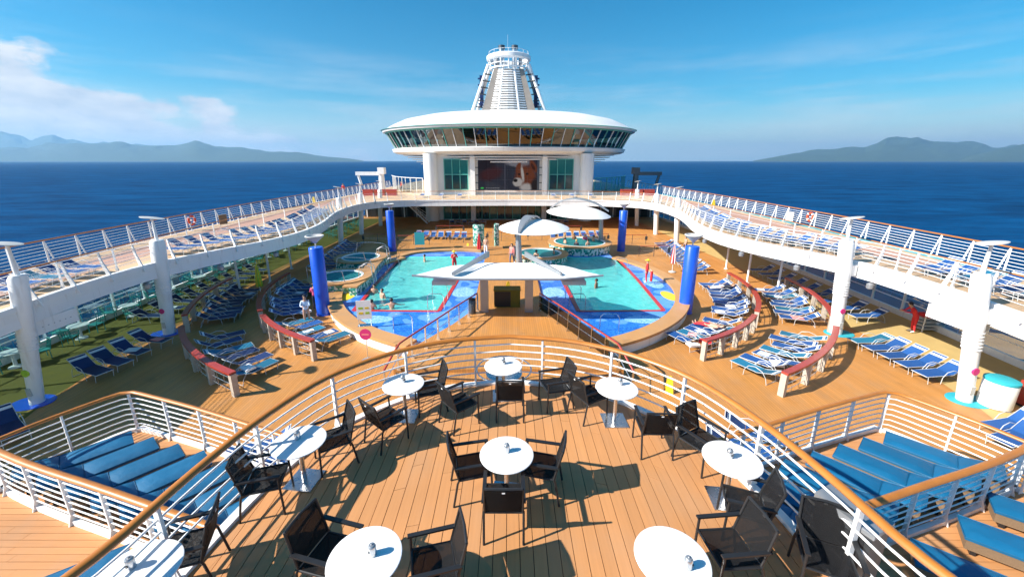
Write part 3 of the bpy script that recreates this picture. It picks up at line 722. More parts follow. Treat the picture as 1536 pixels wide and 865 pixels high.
whirlpool(2.75, 34.6, 2.3, 1.05, 'white shelled whirlpool under the tilted leaf canopy', rails=False)
whirlpool(6.85, 38.6, 2.9, 1.25, 'large raised whirlpool full of bathers with green tiled wall', rails=False)
# tiled retaining wall tying the port whirlpools together
rw = smoothpath([(-9.7, 24.6), (-9.6, 27), (-10.0, 29.6), (-10.2, 31.5), (-10.4, 34.4)], .3)
t = thing('tiled_wall', 'wavy green and white tiled wall with teak ledge beside the twin whirlpools', 'wall', (-9.7, 24.6, 0))
obj('tile_face', MB().band(rw, offset(rw, .5), 0.0, .98), 'tile_green', t); obj('ledge', MB().band(offset(rw, -.06), offset(rw, .9), .985, 1.08), 'teak_curb', t)

# blue posts with dish lamps
for (x, y, lb) in ((-10.98, 22.6, 'tall royal blue post with dish lamp beside the couple with towels'), (-11.75, 40.1, 'tall royal blue post with dish lamp behind the twin whirlpools'),
                   (10.6, 22.9, 'tall royal blue post with dish lamp beside the red and white parasol'), (11.35, 40.1, 'tall royal blue post with dish lamp behind the large crowded whirlpool')):
    t = thing('blue_post', lb, 'post', (x, y, 0)); hh = 4.05
    obj('shaft', MB().lathe([(.41, .0), (.41, .05), (.385, .06), (.385, hh-.03), (.36, hh)], 28, (x, y)), 'post_blue', t, True)
    obj('lamp_stem', MB().tube([(x, y, hh-.02), (x, y, hh+.25)], .05, 8), 'steel', t, True)
    obj('lamp_dish', MB().lathe([(.06, hh+.24), (.5, hh+.62), (.5, hh+.67), (.42, hh+.68), (.05, hh+.34)], 24, (x, y), cap=False), 'board_grey', t, True)

# canopies
t = thing('shade_canopy', 'wide white bat shaped fabric canopy on two grey posts over the walkway', 'canopy', (0, 21.3, PW))
YF, YB = 19.7, 23.2
def cp(px, py, Y): return uny(px, py, Y)
fl, fr_ = cp(618, 413, YF), cp(905, 413, YF); ml, mr = cp(690, 419, YF), cp(838, 419, YF)
bl, br = cp(728, 394, YB), cp(795, 394, YB); wl, wr = cp(672, 402, 22.0), cp(852, 402, 22.0)
def sail(name, a, b, c, d, sag=.26):
    n = 8; vs = []; fs = []
    for k in (0, 1):
        for i in range(n+1):
            for j in range(n+1):
                u, v = i/n, j/n; p = a.lerp(b, u).lerp(d.lerp(c, u), v); p = p+Vector((0, 0, sag*math.sin(PI*u)*math.sin(PI*v)-(.04 if k else 0))); vs.append(p)
    o = (n+1)**2
    for i in range(n):
        for j in range(n):
            q = (i*(n+1)+j, (i+1)*(n+1)+j, (i+1)*(n+1)+j+1, i*(n+1)+j+1); fs.append(q); fs.append(tuple(x+o for x in reversed(q)))
    for i in range(n):
        for (p, q) in ((i*(n+1), (i+1)*(n+1)), (i*(n+1)+n, (i+1)*(n+1)+n), (i, i+1), (n*(n+1)+i, n*(n+1)+i+1)): fs.append((p, q, q+o, p+o))
    obj(name, MB().add(vs, fs), 'fabric_white', t, True)
sail('fabric', ml, mr, br, bl); sail('fabric', fl, ml-Vector((.01, 0, 0)), bl-Vector((.01, 0, 0)), wl); sail('fabric', mr+Vector((.01, 0, 0)), fr_, wr, br+Vector((.01, 0, 0)))
obj('edge_beam', MB().tube([fl, ml, mr, fr_], .055, 8), 'grey_metal', t)
for a, b in ((cp(679, 413, YF+.3), cp(733, 385, YB)), (cp(842, 413, YF+.3), cp(788, 385, YB))):
    d = (b-a); side = Vector((.05, 0, 0))
    vs = [a-side, a+side, b+side, b-side]; up = Vector((0, 0, .34))
    obj('ridge_fin', MB().add(vs+[v+up*(.45 if i < 2 else 1) for i, v in enumerate(vs)], [(3,2,1,0),(4,5,6,7),(0,1,5,4),(1,2,6,5),(2,3,7,6),(3,0,4,7)]), 'grey_metal', t)
for px in (727, 793):
    b = un(px, 467, PW)
    obj('post', MB().box(b.x-.22, b.x+.22, b.y-.2, b.y+.2, PW+.0125, 2.98), 'grey_metal', t)
for px in (667, 860):
    b = cp(px, 423, 20.4); obj('heater_box', MB().box(b.x-.6, b.x+.6, 20.0, 20.8, b.z-.05, b.z+.14), 'board_grey', t)
def leaf_canopy(x, y, z, rx, ry, h, label, post, arch, tilt):
    t = thing('leaf_canopy', label, 'canopy', (x, y, 0))
    b = MB().lathe([(1.0, -.03), (1.0, 0.0), (.85, h*.32), (.6, h*.68), (.3, h*.92), (.01, h)], 44)
    mt = Matrix.Translation((x, y, z)) @ Matrix.Rotation(tilt[0], 4, 'X') @ Matrix.Rotation(tilt[1], 4, 'Y') @ Matrix.Diagonal((rx, ry, 1, 1))
    b.v = [tuple(mt @ Vector(v)) for v in b.v]; obj('fabric_dome', b, 'fabric_white', t, True)
    pts = [Vector(p) for p in arch]; pts = smoothpath(pts, .25)
    vs = []; fs = []
    for i, p in enumerate(pts):
        f = i/(len(pts)-1); w = .10+.26*math.sin(PI*f)
        d = (pts[min(i+1, len(pts)-1)]-pts[max(0, i-1)]).normalized(); sd_ = d.cross(Vector((0, 0, 1))).normalized()
        vs += [p-sd_*w, p+sd_*w, p+sd_*w+Vector((0, 0, .14)), p-sd_*w+Vector((0, 0, .14))]
    for i in range(len(pts)-1):
        for j in range(4): fs.append((i*4+j, i*4+(j+1)%4, (i+1)*4+(j+1)%4, (i+1)*4+j))
    fs += [(0, 1, 2, 3), tuple(range(len(vs)-4, len(vs)))]
    obj('arch_beam', MB().add(vs, fs), 'grey_metal', t, True)
    obj('mast', MB().tube([Vector(p) for p in post], .26, 12, r2=.2), 'grey_metal', t, True)
leaf_canopy(2.05, 32.6, 3.55, 2.85, 2.6, .62, 'tilted round white leaf canopy with grey arch over the smaller whirlpool', [(.85, 31.6, PW), (.75, 31.6, 3.3)], [(.75, 30.3, 3.5), (1.1, 31.3, 4.1), (1.7, 32.6, 4.42), (2.4, 34.2, 4.05), (2.7, 35.0, 3.6)], (R(3), 0))
leaf_canopy(6.75, 39.2, 3.85, 3.1, 2.4, .75, 'broad white leaf canopy with grey arch over the crowded whirlpool', [(9.2, 39.6, 0), (9.0, 39.6, 3.9)], [(4.2, 41, 4.1), (5.4, 40.4, 4.95), (6.9, 39.8, 5.15), (8.4, 39.4, 4.75), (9.6, 39, 4.05)], (R(4), R(4)))

# ================================================================ SUPERSTRUCTURE
def build_lounge():
    cy = 75.0
    t = thing('observation_lounge', 'white saucer shaped observation lounge with slanted dark windows above the big screen', 'building', (0, cy, 0))
    A, B = 20.9, 17.6
    ell = lambda k, a: (A*k*math.cos(a), cy+B*k*math.sin(a))
    n = 96
    obj('roof', MB().lathe([(1.03, 13.25), (1.035, 13.5), (1.0, 13.85), (.95, 14.4), (.86, 15.2), (.70, 15.9), (.45, 16.4), (.01, 16.7)], n, (0, cy), A, B), 'white_hull', t, True)
    obj('roof_soffit', MB().lathe([(1.02, 13.24), (.8, 13.2)], n, (0, cy), A, B), 'white', t)
    obj('gutter', MB().lathe([(1.037, 13.5), (1.045, 13.56), (1.037, 13.62)], n, (0, cy), A, B, cap=False), 'glass_frame', t)
    # slanted window band: panes and mullions one by one, on the visible front
    nw = 46; k0, k1 = .935, 1.0; z0, z1 = 10.75, 13.22
    for i in range(nw):
        a0 = PI+PI*(i/nw)*1.12-PI*.06; a1 = PI+PI*((i+1)/nw)*1.12-PI*.06
        if not (PI-.15 < a0 < 2*PI+.15): continue
        e = (a1-a0)*.05
        q = [(*ell(k0, a0+e), z0), (*ell(k0, a1-e), z0), (*ell(k1, a1-e), z1), (*ell(k1, a0+e), z1)]
        obj('window', MB().add(q, [(0, 1, 2, 3)]), 'lounge_glass', t)
        b = Vector((*ell(k0+.004, a0), z0)); u = Vector((*ell(k1+.004, a0), z1))
        obj('mullion', MB().tube([b, u], .06, 6), 'glass_frame' if i % 2 else 'white', t)
    obj('sill', MB().lathe([(.935, 10.74), (.965, 10.6), (.955, 10.1), (.925, 9.85), (.90, 9.8)], n, (0, cy), A, B, cap=False), 'white_hull', t, True)
    obj('window_head', MB().lathe([(.985, 13.0), (1.012, 13.1), (1.012, 13.23)], n, (0, cy), A, B, cap=False), 'glass_frame', t)
    # inside: floor, ceiling, core wall, seats seen as dark shapes
    obj('lounge_floor', MB().lathe([(.93, 10.62), (.01, 10.62)], 64, (0, cy), A, B), 'lounge_carpet', t)
    obj('core_wall', MB().lathe([(.55, 10.63), (.55, 13.15)], 48, (0, cy), A, B), 'lounge_carpet', t)
    for k in range(26):
        a = R(188+k*6.6); x, y = ell(.86, a)
        obj('lounge_seat', MB().lathe([(.45, 10.63), (.5, 11.1), (.5, 11.5), (.35, 11.52), (.33, 11.05)], 10, (x, y)), 'dark_room', t)
    # underside: stepped slatted cone down to the neck
    st = [(.90, 9.8), (.60, 8.9)]
    obj('soffit', MB().lathe([(.90, 9.79), (.66, 9.45)], n, (0, cy), A, B), 'white', t)
    for k in range(9):
        r = .88-.035*k; z = 9.62-.36*k
        obj('soffit_slat', MB().lathe([(r, z), (r, z+.14), (r-.03, z+.14), (r-.03, z)], 72, (0, cy), A, B, R(0), R(360)), 'white', t)
    obj('neck', MB().lathe([(.50, 4.0), (.54, 6.5), (.62, 9.6)], 64, (0, cy+3), A, B), 'white_hull', t, True)
    # front block under the saucer
    yw = 62.0
    obj('front_wall', MB().box(-12.0, 12.0, yw+.3, yw+4, 0.0, 9.75), 'white_hull', t)
    for s in (-1, 1):
        obj('corner_pier', MB().lathe([(1.0, 0), (1.0, 9.8)], 24, (s*11.55, yw-.3)), 'white_hull', t, True)
        obj('pilaster', MB().box(s*5.3-.35, s*5.3+.35, yw-.9, yw+.298, 0, 9.75), 'white_hull', t)
        # tall gridded windows
        w = thing('window', None, None, (0, 0, 0)); w.parent = t; w.location = (s*7.85, yw-t.location.y, 0)
        x0, x1 = s*7.85-1.75, s*7.85+1.75
        for i in range(3):
            for j in range(2):
                xa = x0+(x1-x0)*i/3+.05; xb = x0+(x1-x0)*(i+1)/3-.05; za = 4.6+j*2.2+.05; zb = 4.6+(j+1)*2.2-.05
                if i == 0 and j == 0:
                    for zz in (4.6, 6.8, 9.0): obj('transom', MB().box(x0-.06, x1+.06, yw+.02, yw+.297, zz-.05, zz+.05), 'glass_frame', w)
                obj('pane', MB().box(xa, xb, yw+.15, yw+.29, za, zb), 'dark_teal' if j == 0 else 'mid_teal', w)
            obj('frame_bar', MB().box(x0+(x1-x0)*i/3-.05, x0+(x1-x0)*i/3+.05, yw+.03, yw+.29, 4.66, 8.94), 'glass_frame', w)
        obj('frame_bar', MB().box(x1-.05, x1+.05, yw+.03, yw+.29, 4.66, 8.94), 'glass_frame', w)
    # ground floor glazing
    for i in range(17):
        x0 = -9.9+i*19.8/17
        if 5.0 < abs(x0+.58) < 5.6: continue
        obj('door_pane', MB().box(x0+.05, x0+1.12, yw+.12, yw+.29, .15, 3.0), 'dark_teal' if i % 3 else 'mid_teal', t)
        obj('door_frame', MB().box(x0-.05, x0+.05, yw+.05, yw+.295, .02, 3.1), 'glass_frame', t)
    return t
mat('lounge_carpet', (.07, .055, .04), .8, var=.3, vscale=.7)
mat('dark_teal', (.006, .045, .045), .08, spec=.8); mat('mid_teal', (.012, .14, .12), .08, spec=.8)
lounge = build_lounge()
# big screen
t = thing('video_screen', 'large outdoor video screen showing a brown and white dog', 'screen', (0, 61.8, 4.4))
ys = 61.55; sx0, sx1, sz0, sz1 = -4.52, 4.22, 4.55, 9.0
obj('cabinet', MB().box(-5.0, 5.0, ys+.12, 62.295, 4.3, 9.3), 'dark_steel', t)
obj('display', MB().box(sx0, sx1, ys+.02, ys+.118, sz0, sz1), 'dark_steel', t)
for s in (-1, 1):
    for k in range(4): obj('frame_panel', MB().box(s*4.75-.2, s*4.75+.2, ys-.02, ys+.117, 4.6+k*1.1, 5.55+k*1.1), 'board_grey', t)
obj('frame_top', MB().box(-5.0, 5.0, ys-.05, ys+.117, 9.04, 9.28), 'white', t); obj('frame_bottom', MB().box(-5.0, 5.0, ys-.05, ys+.117, 4.3, 4.5), 'white', t)
pic = bpy.data.materials['picture']; t_ = pic.node_tree.nodes; l_ = pic.node_tree.links; b_ = t_['Principled BSDF']
b_.inputs['Base Color'].default_value = (.008, .008, .009, 1); b_.inputs['Roughness'].default_value = .6; b_.inputs['Specular IOR Level'].default_value = .08
g_ = t_.new('ShaderNodeNewGeometry'); q_ = t_.new('ShaderNodeSeparateXYZ'); l_.new(g_.outputs['Position'], q_.inputs[0])
nz_ = t_.new('ShaderNodeTexNoise'); nz_.inputs['Scale'].default_value = 2.2; nz_.inputs['Detail'].default_value = 6; l_.new(g_.outputs['Position'], nz_.inputs['Vector'])
wob = mth('MULTIPLY', mth('SUBTRACT', nz_.outputs['Fac'], .5, t=t_, l=l_), .5, t=t_, l=l_); col_ = None
def blob(cx, cz, rx, rz, c, rot=0.0, soft=.35):
    """one soft patch of the film picture"""
    global col_
    m_ = lambda *a, **k: mth(*a, t=t_, l=l_, **k)
    dx = m_('SUBTRACT', q_.outputs[0], cx); dz = m_('SUBTRACT', q_.outputs[2], cz)
    u = m_('DIVIDE', m_('ADD', m_('MULTIPLY', dx, math.cos(rot)), m_('MULTIPLY', dz, math.sin(rot))), rx)
    v = m_('DIVIDE', m_('SUBTRACT', m_('MULTIPLY', dz, math.cos(rot)), m_('MULTIPLY', dx, math.sin(rot))), rz)
    d = m_('ADD', m_('SQRT', m_('ADD', m_('MULTIPLY', u, u), m_('MULTIPLY', v, v))), wob)
    f = m_('DIVIDE', m_('SUBTRACT', 1+soft/2, d), soft, clamp=True)
    x = t_.new('ShaderNodeMix'); x.data_type = 'RGBA'; l_.new(f, x.inputs[0]); x.inputs[7].default_value = (*c, 1)
    if col_ is None: x.inputs[6].default_value = (.014, .016, .026, 1)
    else: l_.new(col_, x.inputs[6])
    col_ = x.outputs[2]
FOX, WHI, BLK = (.085, .022, .008), (.26, .24, .23), (.004, .003, .003)
blob(-3.2, 7.6, 1.3, 1.9, (.008, .006, .010)); blob(-2.6, 6.9, 1.7, .85, (.030, .008, .010), .3, .6); blob(-.55, 6.8, .06, 4, (.05, .05, .07))
blob(1.4, 8.6, 1.8, .7, (.11, .11, .13)); blob(2.5, 6.5, 1.45, 1.6, FOX, 0, .4); blob(3.65, 8.0, .42, 1.0, FOX, .5); blob(1.45, 7.8, .36, .75, FOX, -.3); blob(3.6, 7.9, .2, .6, (.03, .008, .005), .5)
blob(2.05, 6.9, .2, 1.1, WHI, .15, .6); blob(1.35, 5.7, .7, .6, WHI, .2, .4); blob(2.6, 4.9, .9, .6, WHI, 0, .6); blob(1.0, 5.95, .3, .24, BLK, 0, .4); blob(1.55, 6.85, .17, .14, BLK); blob(2.75, 6.9, .19, .15, BLK); blob(3.9, 5.2, .6, 1.0, (.01, .006, .006), 0, .6)
blob(-3.95, 4.84, .26, .13, (.03, .30, .06), 0, .2)
for k in range(8): blob(-3.3+k*.26, 4.84, .10, .055, (.16, .16, .17), 0, .5)
l_.new(col_, b_.inputs['Emission Color']); b_.inputs['Emission Strength'].default_value = .55
for i in range(6):
    for j in range(3):
        w, h = (sx1-sx0)/6, (sz1-sz0)/3
        obj('led_panel', MB().box(sx0+i*w+.006, sx0+(i+1)*w-.006, ys+.004, ys+.0195, sz0+j*h+.006, sz0+(j+1)*h-.006), 'picture', t)
# funnel
def funnel():
    cy = 90.0
    t = thing('funnel', 'white slatted ship funnel with ringed crown and twin exhaust pipes', 'funnel', (0, cy, 15))
    def half(z): f = (z-16.3)/(26.6-16.3); return 7.3*(1-f)+3.5*f
    obj('dark_core', MB().add([(sx_*half(z)*.80, cy+sy_*half(z)*.75, z) for z in (15.5, 26.3) for sx_, sy_ in ((-1, -1), (1, -1), (1, 1), (-1, 1))], [(0,1,5,4),(1,2,6,5),(2,3,7,6),(3,0,4,7),(4,5,6,7)]), 'funnel_core', t)
    nz = 22
    for k in range(nz):
        z = 16.4+k*.46; h = half(z)*.96
        pts = [Vector((h*math.sin(R(a)), cy-h*math.cos(R(a))*.95, z)) for a in range(-62, 63, 12)]
        obj('slat', MB().band([p for p in pts], [Vector((p.x*.96, p.y+.35, 0)) for p in pts], z, z+.25), 'white', t)
    for s in (-1, 1):
        for (a, w) in ((20, .22), (58, .30)):
            b = MB().tube([(s*half(z)*.9*math.sin(R(a)), cy-half(z)*.9*math.cos(R(a)), z) for z in (15.5, 19, 23, 26.8)], w, 6); obj('rib', b, 'white', t)
        obj('stay', MB().tube([(s*8.3, cy-3.6, 15.5), (s*4.0, cy-2.6, 27.0)], .33, 8), 'white', t)
        obj('stay', MB().tube([(s*7.8, cy+2, 15.5), (s*4.0, cy+1.6, 27.0)], .33, 8), 'white', t)
        for k in range(7): z = 18+k*1.2; obj('rung', MB().tube([(s*(half(z)*.86+.0), cy-2.2, z), (s*(8.3-(z-15.5)*.374), cy-3.3, z)], .12, 6), 'dark_steel', t)
        obj('side_duct', MB().box(s*5.6-.35, s*5.6+.35, cy+.2, cy+1.6, 19.5, 25.6), 'navy_duct', t)
        for k in range(5): obj('duct_rung', MB().box(s*6.0-.3, s*6.0+.3, cy, cy+.18, 20+k*1.2, 20.3+k*1.2), 'navy_duct', t)
        obj('exhaust_pipe', MB().lathe([(.55, 26), (.55, 30.0), (.62, 30.05), (.62, 30.9), (.48, 30.95), (.45, 30)], 18, (s*1.3-.1, cy-.5)), 'steel', t, True)
        obj('exhaust_cap', MB().lathe([(.64, 30.2), (.66, 30.9), (.5, 30.95)], 18, (s*1.3-.1, cy-.5)), 'dark_steel', t, True)
        obj('exhaust_pipe', MB().lathe([(.4, 26), (.4, 29.3), (.3, 29.4)], 14, (s*2.4, cy+.6)), 'grey_metal', t, True)
    obj('crown_ring', MB().lathe([(4.15, 28.0), (4.45, 28.3), (4.45, 28.9), (4.1, 29.1), (3.9, 28.9), (3.9, 28.2), (4.15, 28.0)], 40, (0, cy), cap=False), 'white', t, True)
    obj('crown_ring', MB().lathe([(3.6, 26.5), (3.8, 26.5), (3.8, 26.75), (3.6, 26.75), (3.6, 26.5)], 40, (0, cy), cap=False), 'white', t, True)
    obj('crown_ring', MB().lathe([(3.85, 27.3), (3.95, 27.3), (3.95, 27.42), (3.85, 27.42), (3.85, 27.3)], 40, (0, cy), cap=False), 'white', t, True)
    for k in range(16):
        a = 2*PI*k/16; obj('crown_strut', MB().tube([(3.7*math.cos(a), cy+3.7*math.sin(a), 26.5), (4.1*math.cos(a), cy+4.1*math.sin(a), 28.2)], .12, 6), 'white', t)
        obj('crown_rail_post', MB().tube([(4.0*math.cos(a), cy+4.0*math.sin(a), 29.0), (4.0*math.cos(a), cy+4.0*math.sin(a), 29.7)], .03, 4), 'white', t)
    obj('crown_rail', MB().tube([(4.0*math.cos(2*PI*k/32), cy+4.0*math.sin(2*PI*k/32), 29.7) for k in range(32)], .035, 5, True), 'white', t)
    obj('plinth', MB().lathe([(8.6, 15.2), (8.2, 16.4), (6.4, 17.4), (5.6, 17.5)], 40, (0, cy-.5), 1, .8), 'white_hull', t, True)
    obj('mast', MB().tube([(-.2, cy, 29), (-.2, cy, 33)], .02, 5), 'white', t)
mat('funnel_core', (.26, .23, .20), .6, var=.3, vscale=.8)
mat('navy_duct', (.01, .03, .12), .4)
funnel()
for s in (-1, 1):
    t = thing('satellite_dome', 'small white satellite dome on the lounge roof ' + ('beside the funnel, turf side' if s < 0 else 'beside the funnel, tan floor side'), 'dome', (s*9.3, 80, 15.0))
    obj('dome', MB().lathe([(.3, 15.9), (.65, 16.4), (.7, 16.8), (.5, 17.25), (.01, 17.45)], 16, (s*9.3, 80)), 'white', t, True); obj('stand', MB().tube([(s*9.3, 80, 15.0), (s*9.3, 80, 16)], .2, 8), 'white', t)
#SPLIT
# ================================================================ CAFE FURNITURE
def make_table():
    t = thing('cafe_table', '-', 'table', (0, 0, 0), 0, 'round white cafe tables on the terrace')
    obj('tabletop', MB().lathe([(.01, .705), (.36, .705), (.395, .712), (.402, .722), (.398, .732), (.385, .736), (.01, .736)], 56), 'white_plastic', t, True)
    obj('pole', MB().lathe([(.038, .02), (.038, .69), (.12, .70), (.12, .704)], 18), 'steel', t, True)
    obj('base_plate', MB().box(-.23, .23, -.23, .23, .0, .018), 'steel', t)
    return t
def make_can():
    t = thing('table_caddy', '-', 'table caddy', (0, 0, 0), 0, 'steel caddies on the cafe tables')
    obj('body', MB().lathe([(.042, 0), (.045, .01), (.045, .115), (.040, .125)], 22), 'steel', t, True)
    obj('lid', MB().lathe([(.040, .125), (.030, .14), (.012, .142), (.012, .15), (.01, .152)], 18), 'grey_metal', t, True)
    obj('card_slot', MB().box(-.03, .03, -.047, -.0455, .045, .08), 'dark_steel', t)
    return t
def make_chair():
    t = thing('mesh_chair', '-', 'chair', (0, 0, 0), 0, 'black mesh armchairs on the terrace')
    def tube(nm, pts, r=.0155, flat=1.0): obj(nm, MB().tube(pts, r, 8, flat=flat), 'charcoal', t, True)
    for s in (-1, 1):
        y = s*.265
        tube('front_leg', [(.25, y, .0), (.245, y, .25), (.235, y, .645)], .0165)
        tube('rear_leg', [(-.33, y, .0), (-.26, y, .40), (-.235, y, .455)], .0165)
        tube('back_upright', [(-.235, y*.96, .44), (-.30, y*.95, .70), (-.36, y*.93, .93)], .0165)
        obj('armrest', MB().box(-.30, .27, y-.026, y+.026, .645, .668), 'charcoal', t)
        tube('seat_rail', [(-.24, y*.97, .44), (.24, y*.97, .455)], .015)
    tube('top_bar', [(-.36, -.247, .925), (-.372, 0, .935), (-.36, .247, .925)], .017)
    tube('cross_bar', [(-.24, -.257, .44), (-.24, .257, .44)], .014); tube('cross_bar', [(.235, -.257, .452), (.235, .257, .452)], .014)
    # slung mesh with a little sag
    vs = []; fs = []
    for i in range(7):
        for j in range(5):
            u, v = i/6, j/4; vs.append((-.235+.47*u, -.25+.5*v, .452-.035*math.sin(PI*u)*math.sin(PI*v)**.5))
    fs = [(i*5+j, (i+1)*5+j, (i+1)*5+j+1, i*5+j+1) for i in range(6) for j in range(4)]
    k = len(vs); vs += [(a, b, c-.008) for a, b, c in vs]; fs += [tuple(x+k for x in reversed(f)) for f in fs[:24]]
    obj('seat', MB().add(vs, fs), 'black_mesh', t, True)
    vs = []
    for i in range(7):
        for j in range(5):
            u, v = i/6, j/4; z = .46+.455*u; x = -.238-.125*u-.03*math.sin(PI*v)*(.4+u*.3); vs.append((x, (-.243+.486*v), z))
    fs = [(i*5+j, (i+1)*5+j, (i+1)*5+j+1, i*5+j+1) for i in range(6) for j in range(4)]
    vs += [(a-.008, b, c) for a, b, c in vs]; fs += [tuple(x+k for x in reversed(f)) for f in fs[:24]]
    obj('backrest', MB().add(vs, fs), 'black_mesh', t, True)
    obj('label_tag', MB().box(-.386, -.380, -.02, .02, .875, .895), 'white_plastic', t)
    return t
tabs = [((605, 575), 'round white cafe table by the curved rail with two black chairs on its port side'), ((755, 548), 'round white cafe table tucked into the bow of the curved terrace rail'),
        ((925, 581), 'round white cafe table near the curved rail above the yellow floor sign'), ((448, 661), 'round white cafe table by the rail beside the shaded cushion pod'),
        ((760, 680), 'round white cafe table in the middle of the terrace with three chairs'), ((1098, 687), 'round white cafe table by the rail beside the sunny cushion pod'),
        ((547, 835), 'round white cafe table on open deck between two facing black chairs'), ((1008, 835), 'round white cafe table paired with one angled chair near the litter bin'),
        ((205, 858), 'round white cafe table pressed against the rail above the shaded walkway')]
tproto = make_table(); cproto = make_can(); TAB = []
for i, ((px, py), lb) in enumerate(tabs):
    p = un(px, py, T+.736); lb = lb.replace(' on its port side', ''); TAB.append(p)
    put(tproto, (p.x, p.y, T+.0015), R(rnd.uniform(-8, 8)), lb)
    q = un((px-2, px-1, px+13, px-2, px+1, px-3, px+12, px+20, px-40)[i], py+3, T+.74)
    q = p+Vector(((-.02, .0, .09, -.04, .0, -.03, .08, .12, -.1)[i], (.06, .08, .10, .05, .04, .02, .03, -.12, .05)[i], 0))
    put(cproto, (q.x, q.y, T+.738), R(rnd.uniform(0, 360)), 'small steel caddy standing on the ' + lb)
for o in [o for o in bpy.data.objects if o.name.startswith('table_caddy') and o.parent is None]:
    w = o['label'].split(); o['label'] = ' '.join(w[:16])
chairs = [((721, 700), 12, 'black mesh chair at the middle table, its back to the shaded pod'), ((793, 700), 168, 'black mesh chair at the middle table, its back to the sunny pod'), ((757, 735), 90, 'black mesh chair at the middle table facing the pools'),
          ((636, 585), 200, 'black mesh chair pulled back from the rail table with two chairs'), ((580, 627), 50, 'black mesh chair on the deck side of the rail table with two chairs'), ((690, 603), 40, 'black mesh chair turned towards the table in the bow of the rail'),
          ((765, 590), 90, 'black mesh chair facing the pools at the table in the bow of the rail'), ((832, 578), 195, 'black mesh chair backing onto another chair near the bow table'), ((893, 594), 28, 'black mesh chair facing the table above the yellow floor sign'),
          ((980, 638), 88, 'black mesh chair facing the rail between two tables'), ((1052, 660), 300, 'black mesh chair squeezed between rail and table beside the sunny pod'), ((1102, 728), 160, 'black mesh chair on the deck side of the table beside the sunny pod'),
          ((1092, 822), 185, 'black mesh chair turned aside from the table near the litter bin'), ((1240, 838), 245, 'black mesh chair standing against the dark litter bin'), ((495, 660), 215, 'black mesh chair between rail and table beside the shaded pod'),
          ((400, 718), 15, 'black mesh chair on the deck side of the table beside the shaded pod'), ((497, 832), 345, 'black mesh chair at the open deck table with its back to the shaded pod'), ((650, 848), 195, 'black mesh chair at the open deck table with its back to the sunny side'),
          ((262, 840), 200, 'black mesh chair beside the table pressed against the rail')]
chp = make_chair()
for (px, py), a, lb in chairs:
    p = un(px, py, T+.44); p = Vector((p.x, p.y, 0))
    for q in TAB:                       # keep seats clear of the table poles
        d = p-Vector((q.x, q.y, 0))
        if d.length < .52: p = Vector((q.x, q.y, 0))+d.normalized()*.52
    put(chp, (p.x, p.y, T+.0015), R(a), lb)
p = un(1268, 806, T+.4)
t = thing('litter_bin', 'dark steel litter bin with blue grey sloping lid inside the terrace rail', 'bin', (p.x, p.y, T+.0015), R(25))
o = obj('body', MB().box(-.2, .2, -.3, .3, 0, .78), 'dark_steel'); o.parent = t
o = obj('lid', MB().add([(-.22, -.32, .78), (.22, -.32, .78), (.22, .32, .78), (-.22, .32, .78), (-.22, -.32, .84), (.22, -.32, .84), (.22, .32, .90), (-.22, .32, .90)], [(3,2,1,0),(4,5,6,7),(0,1,5,4),(1,2,6,5),(2,3,7,6),(3,0,4,7)]), 'grey_metal'); o.parent = t
o = obj('door', MB().box(-.208, -.2, -.24, .24, .1, .7), 'charcoal'); o.parent = t

# ================================================================ LOUNGERS
def make_lounger(sling, recl=32, name='sun_lounger'):
    t = thing(name, '-', 'sun lounger', (0, 0, 0))
    a = R(recl); hx, hz = .22, .34
    tx, tz = hx+.74*math.cos(a), hz+.74*math.sin(a)
    def slab(nm, p0, p1, w, th, ma, n=5):
        vs = []; d = (Vector(p1)-Vector(p0)).normalized(); nn = Vector((-d.z, 0, d.x))*th
        for i in range(n+1):
            f = i/n; q = Vector(p0).lerp(Vector(p1), f)-Vector((0, 0, .02*math.sin(PI*f)))
            vs += [q+Vector((0, -w, 0)), q+Vector((0, w, 0)), q+Vector((0, w, 0))-nn, q+Vector((0, -w, 0))-nn]
        fs = [(i*4+j, i*4+(j+1)%4, (i+1)*4+(j+1)%4, (i+1)*4+j) for i in range(n) for j in range(4)]+[(0, 1, 2, 3), tuple(range(n*4, n*4+4))]
        obj(nm, MB().add(vs, fs), ma, t)
    slab('seat_sling', (-.95, 0, .352), (hx-.01, 0, .352), .292, .012, sling)
    b0 = Vector((hx, 0, hz)); d = Vector((math.cos(a), 0, math.sin(a)))
    slab('back_sling', b0, b0+d*.54, .292, .012, sling)
    slab('head_band', b0+d*.545, b0+d*.65, .292, .012, 'sling_white', 2); slab('back_sling', b0+d*.655, b0+d*.735, .292, .012, sling, 2)
    for s in (-1, 1):
        y = s*.30
        obj('side_rail', MB().tube([(-.97, y, .33), (-.3, y, .335), (hx, y, hz), (tx, y, tz)], .011, 6), 'lounger_frame', t, True)
        obj('arm_hoop', MB().tube([(-.30, s*.335, .0), (-.28, s*.335, .28), (-.12, s*.335, .50), (.15, s*.335, .57), (.45, s*.335, .48), (.62, s*.335, .25), (.68, s*.335, .0)], .0125, 6), 'lounger_frame', t, True)
        obj('leg', MB().tube([(-.90, y, .33), (-.84, y, .0)], .012, 6), 'lounger_frame', t)
    obj('end_bar', MB().tube([(-.97, -.30, .33), (-.97, .30, .33)], .016, 6), 'lounger_frame', t); obj('end_bar', MB().tube([(tx, -.30, tz), (tx, .30, tz)], .016, 6), 'lounger_frame', t)
    obj('cross_bar', MB().tube([(.68, -.335, .012), (.68, .335, .012)], .012, 6), 'lounger_frame', t)
    return t
LB = make_lounger('sling_blue'); LT = make_lounger('sling_teal', 20); LN = make_lounger('sling_navy', 36); LF = make_lounger('sling_blue', 12)
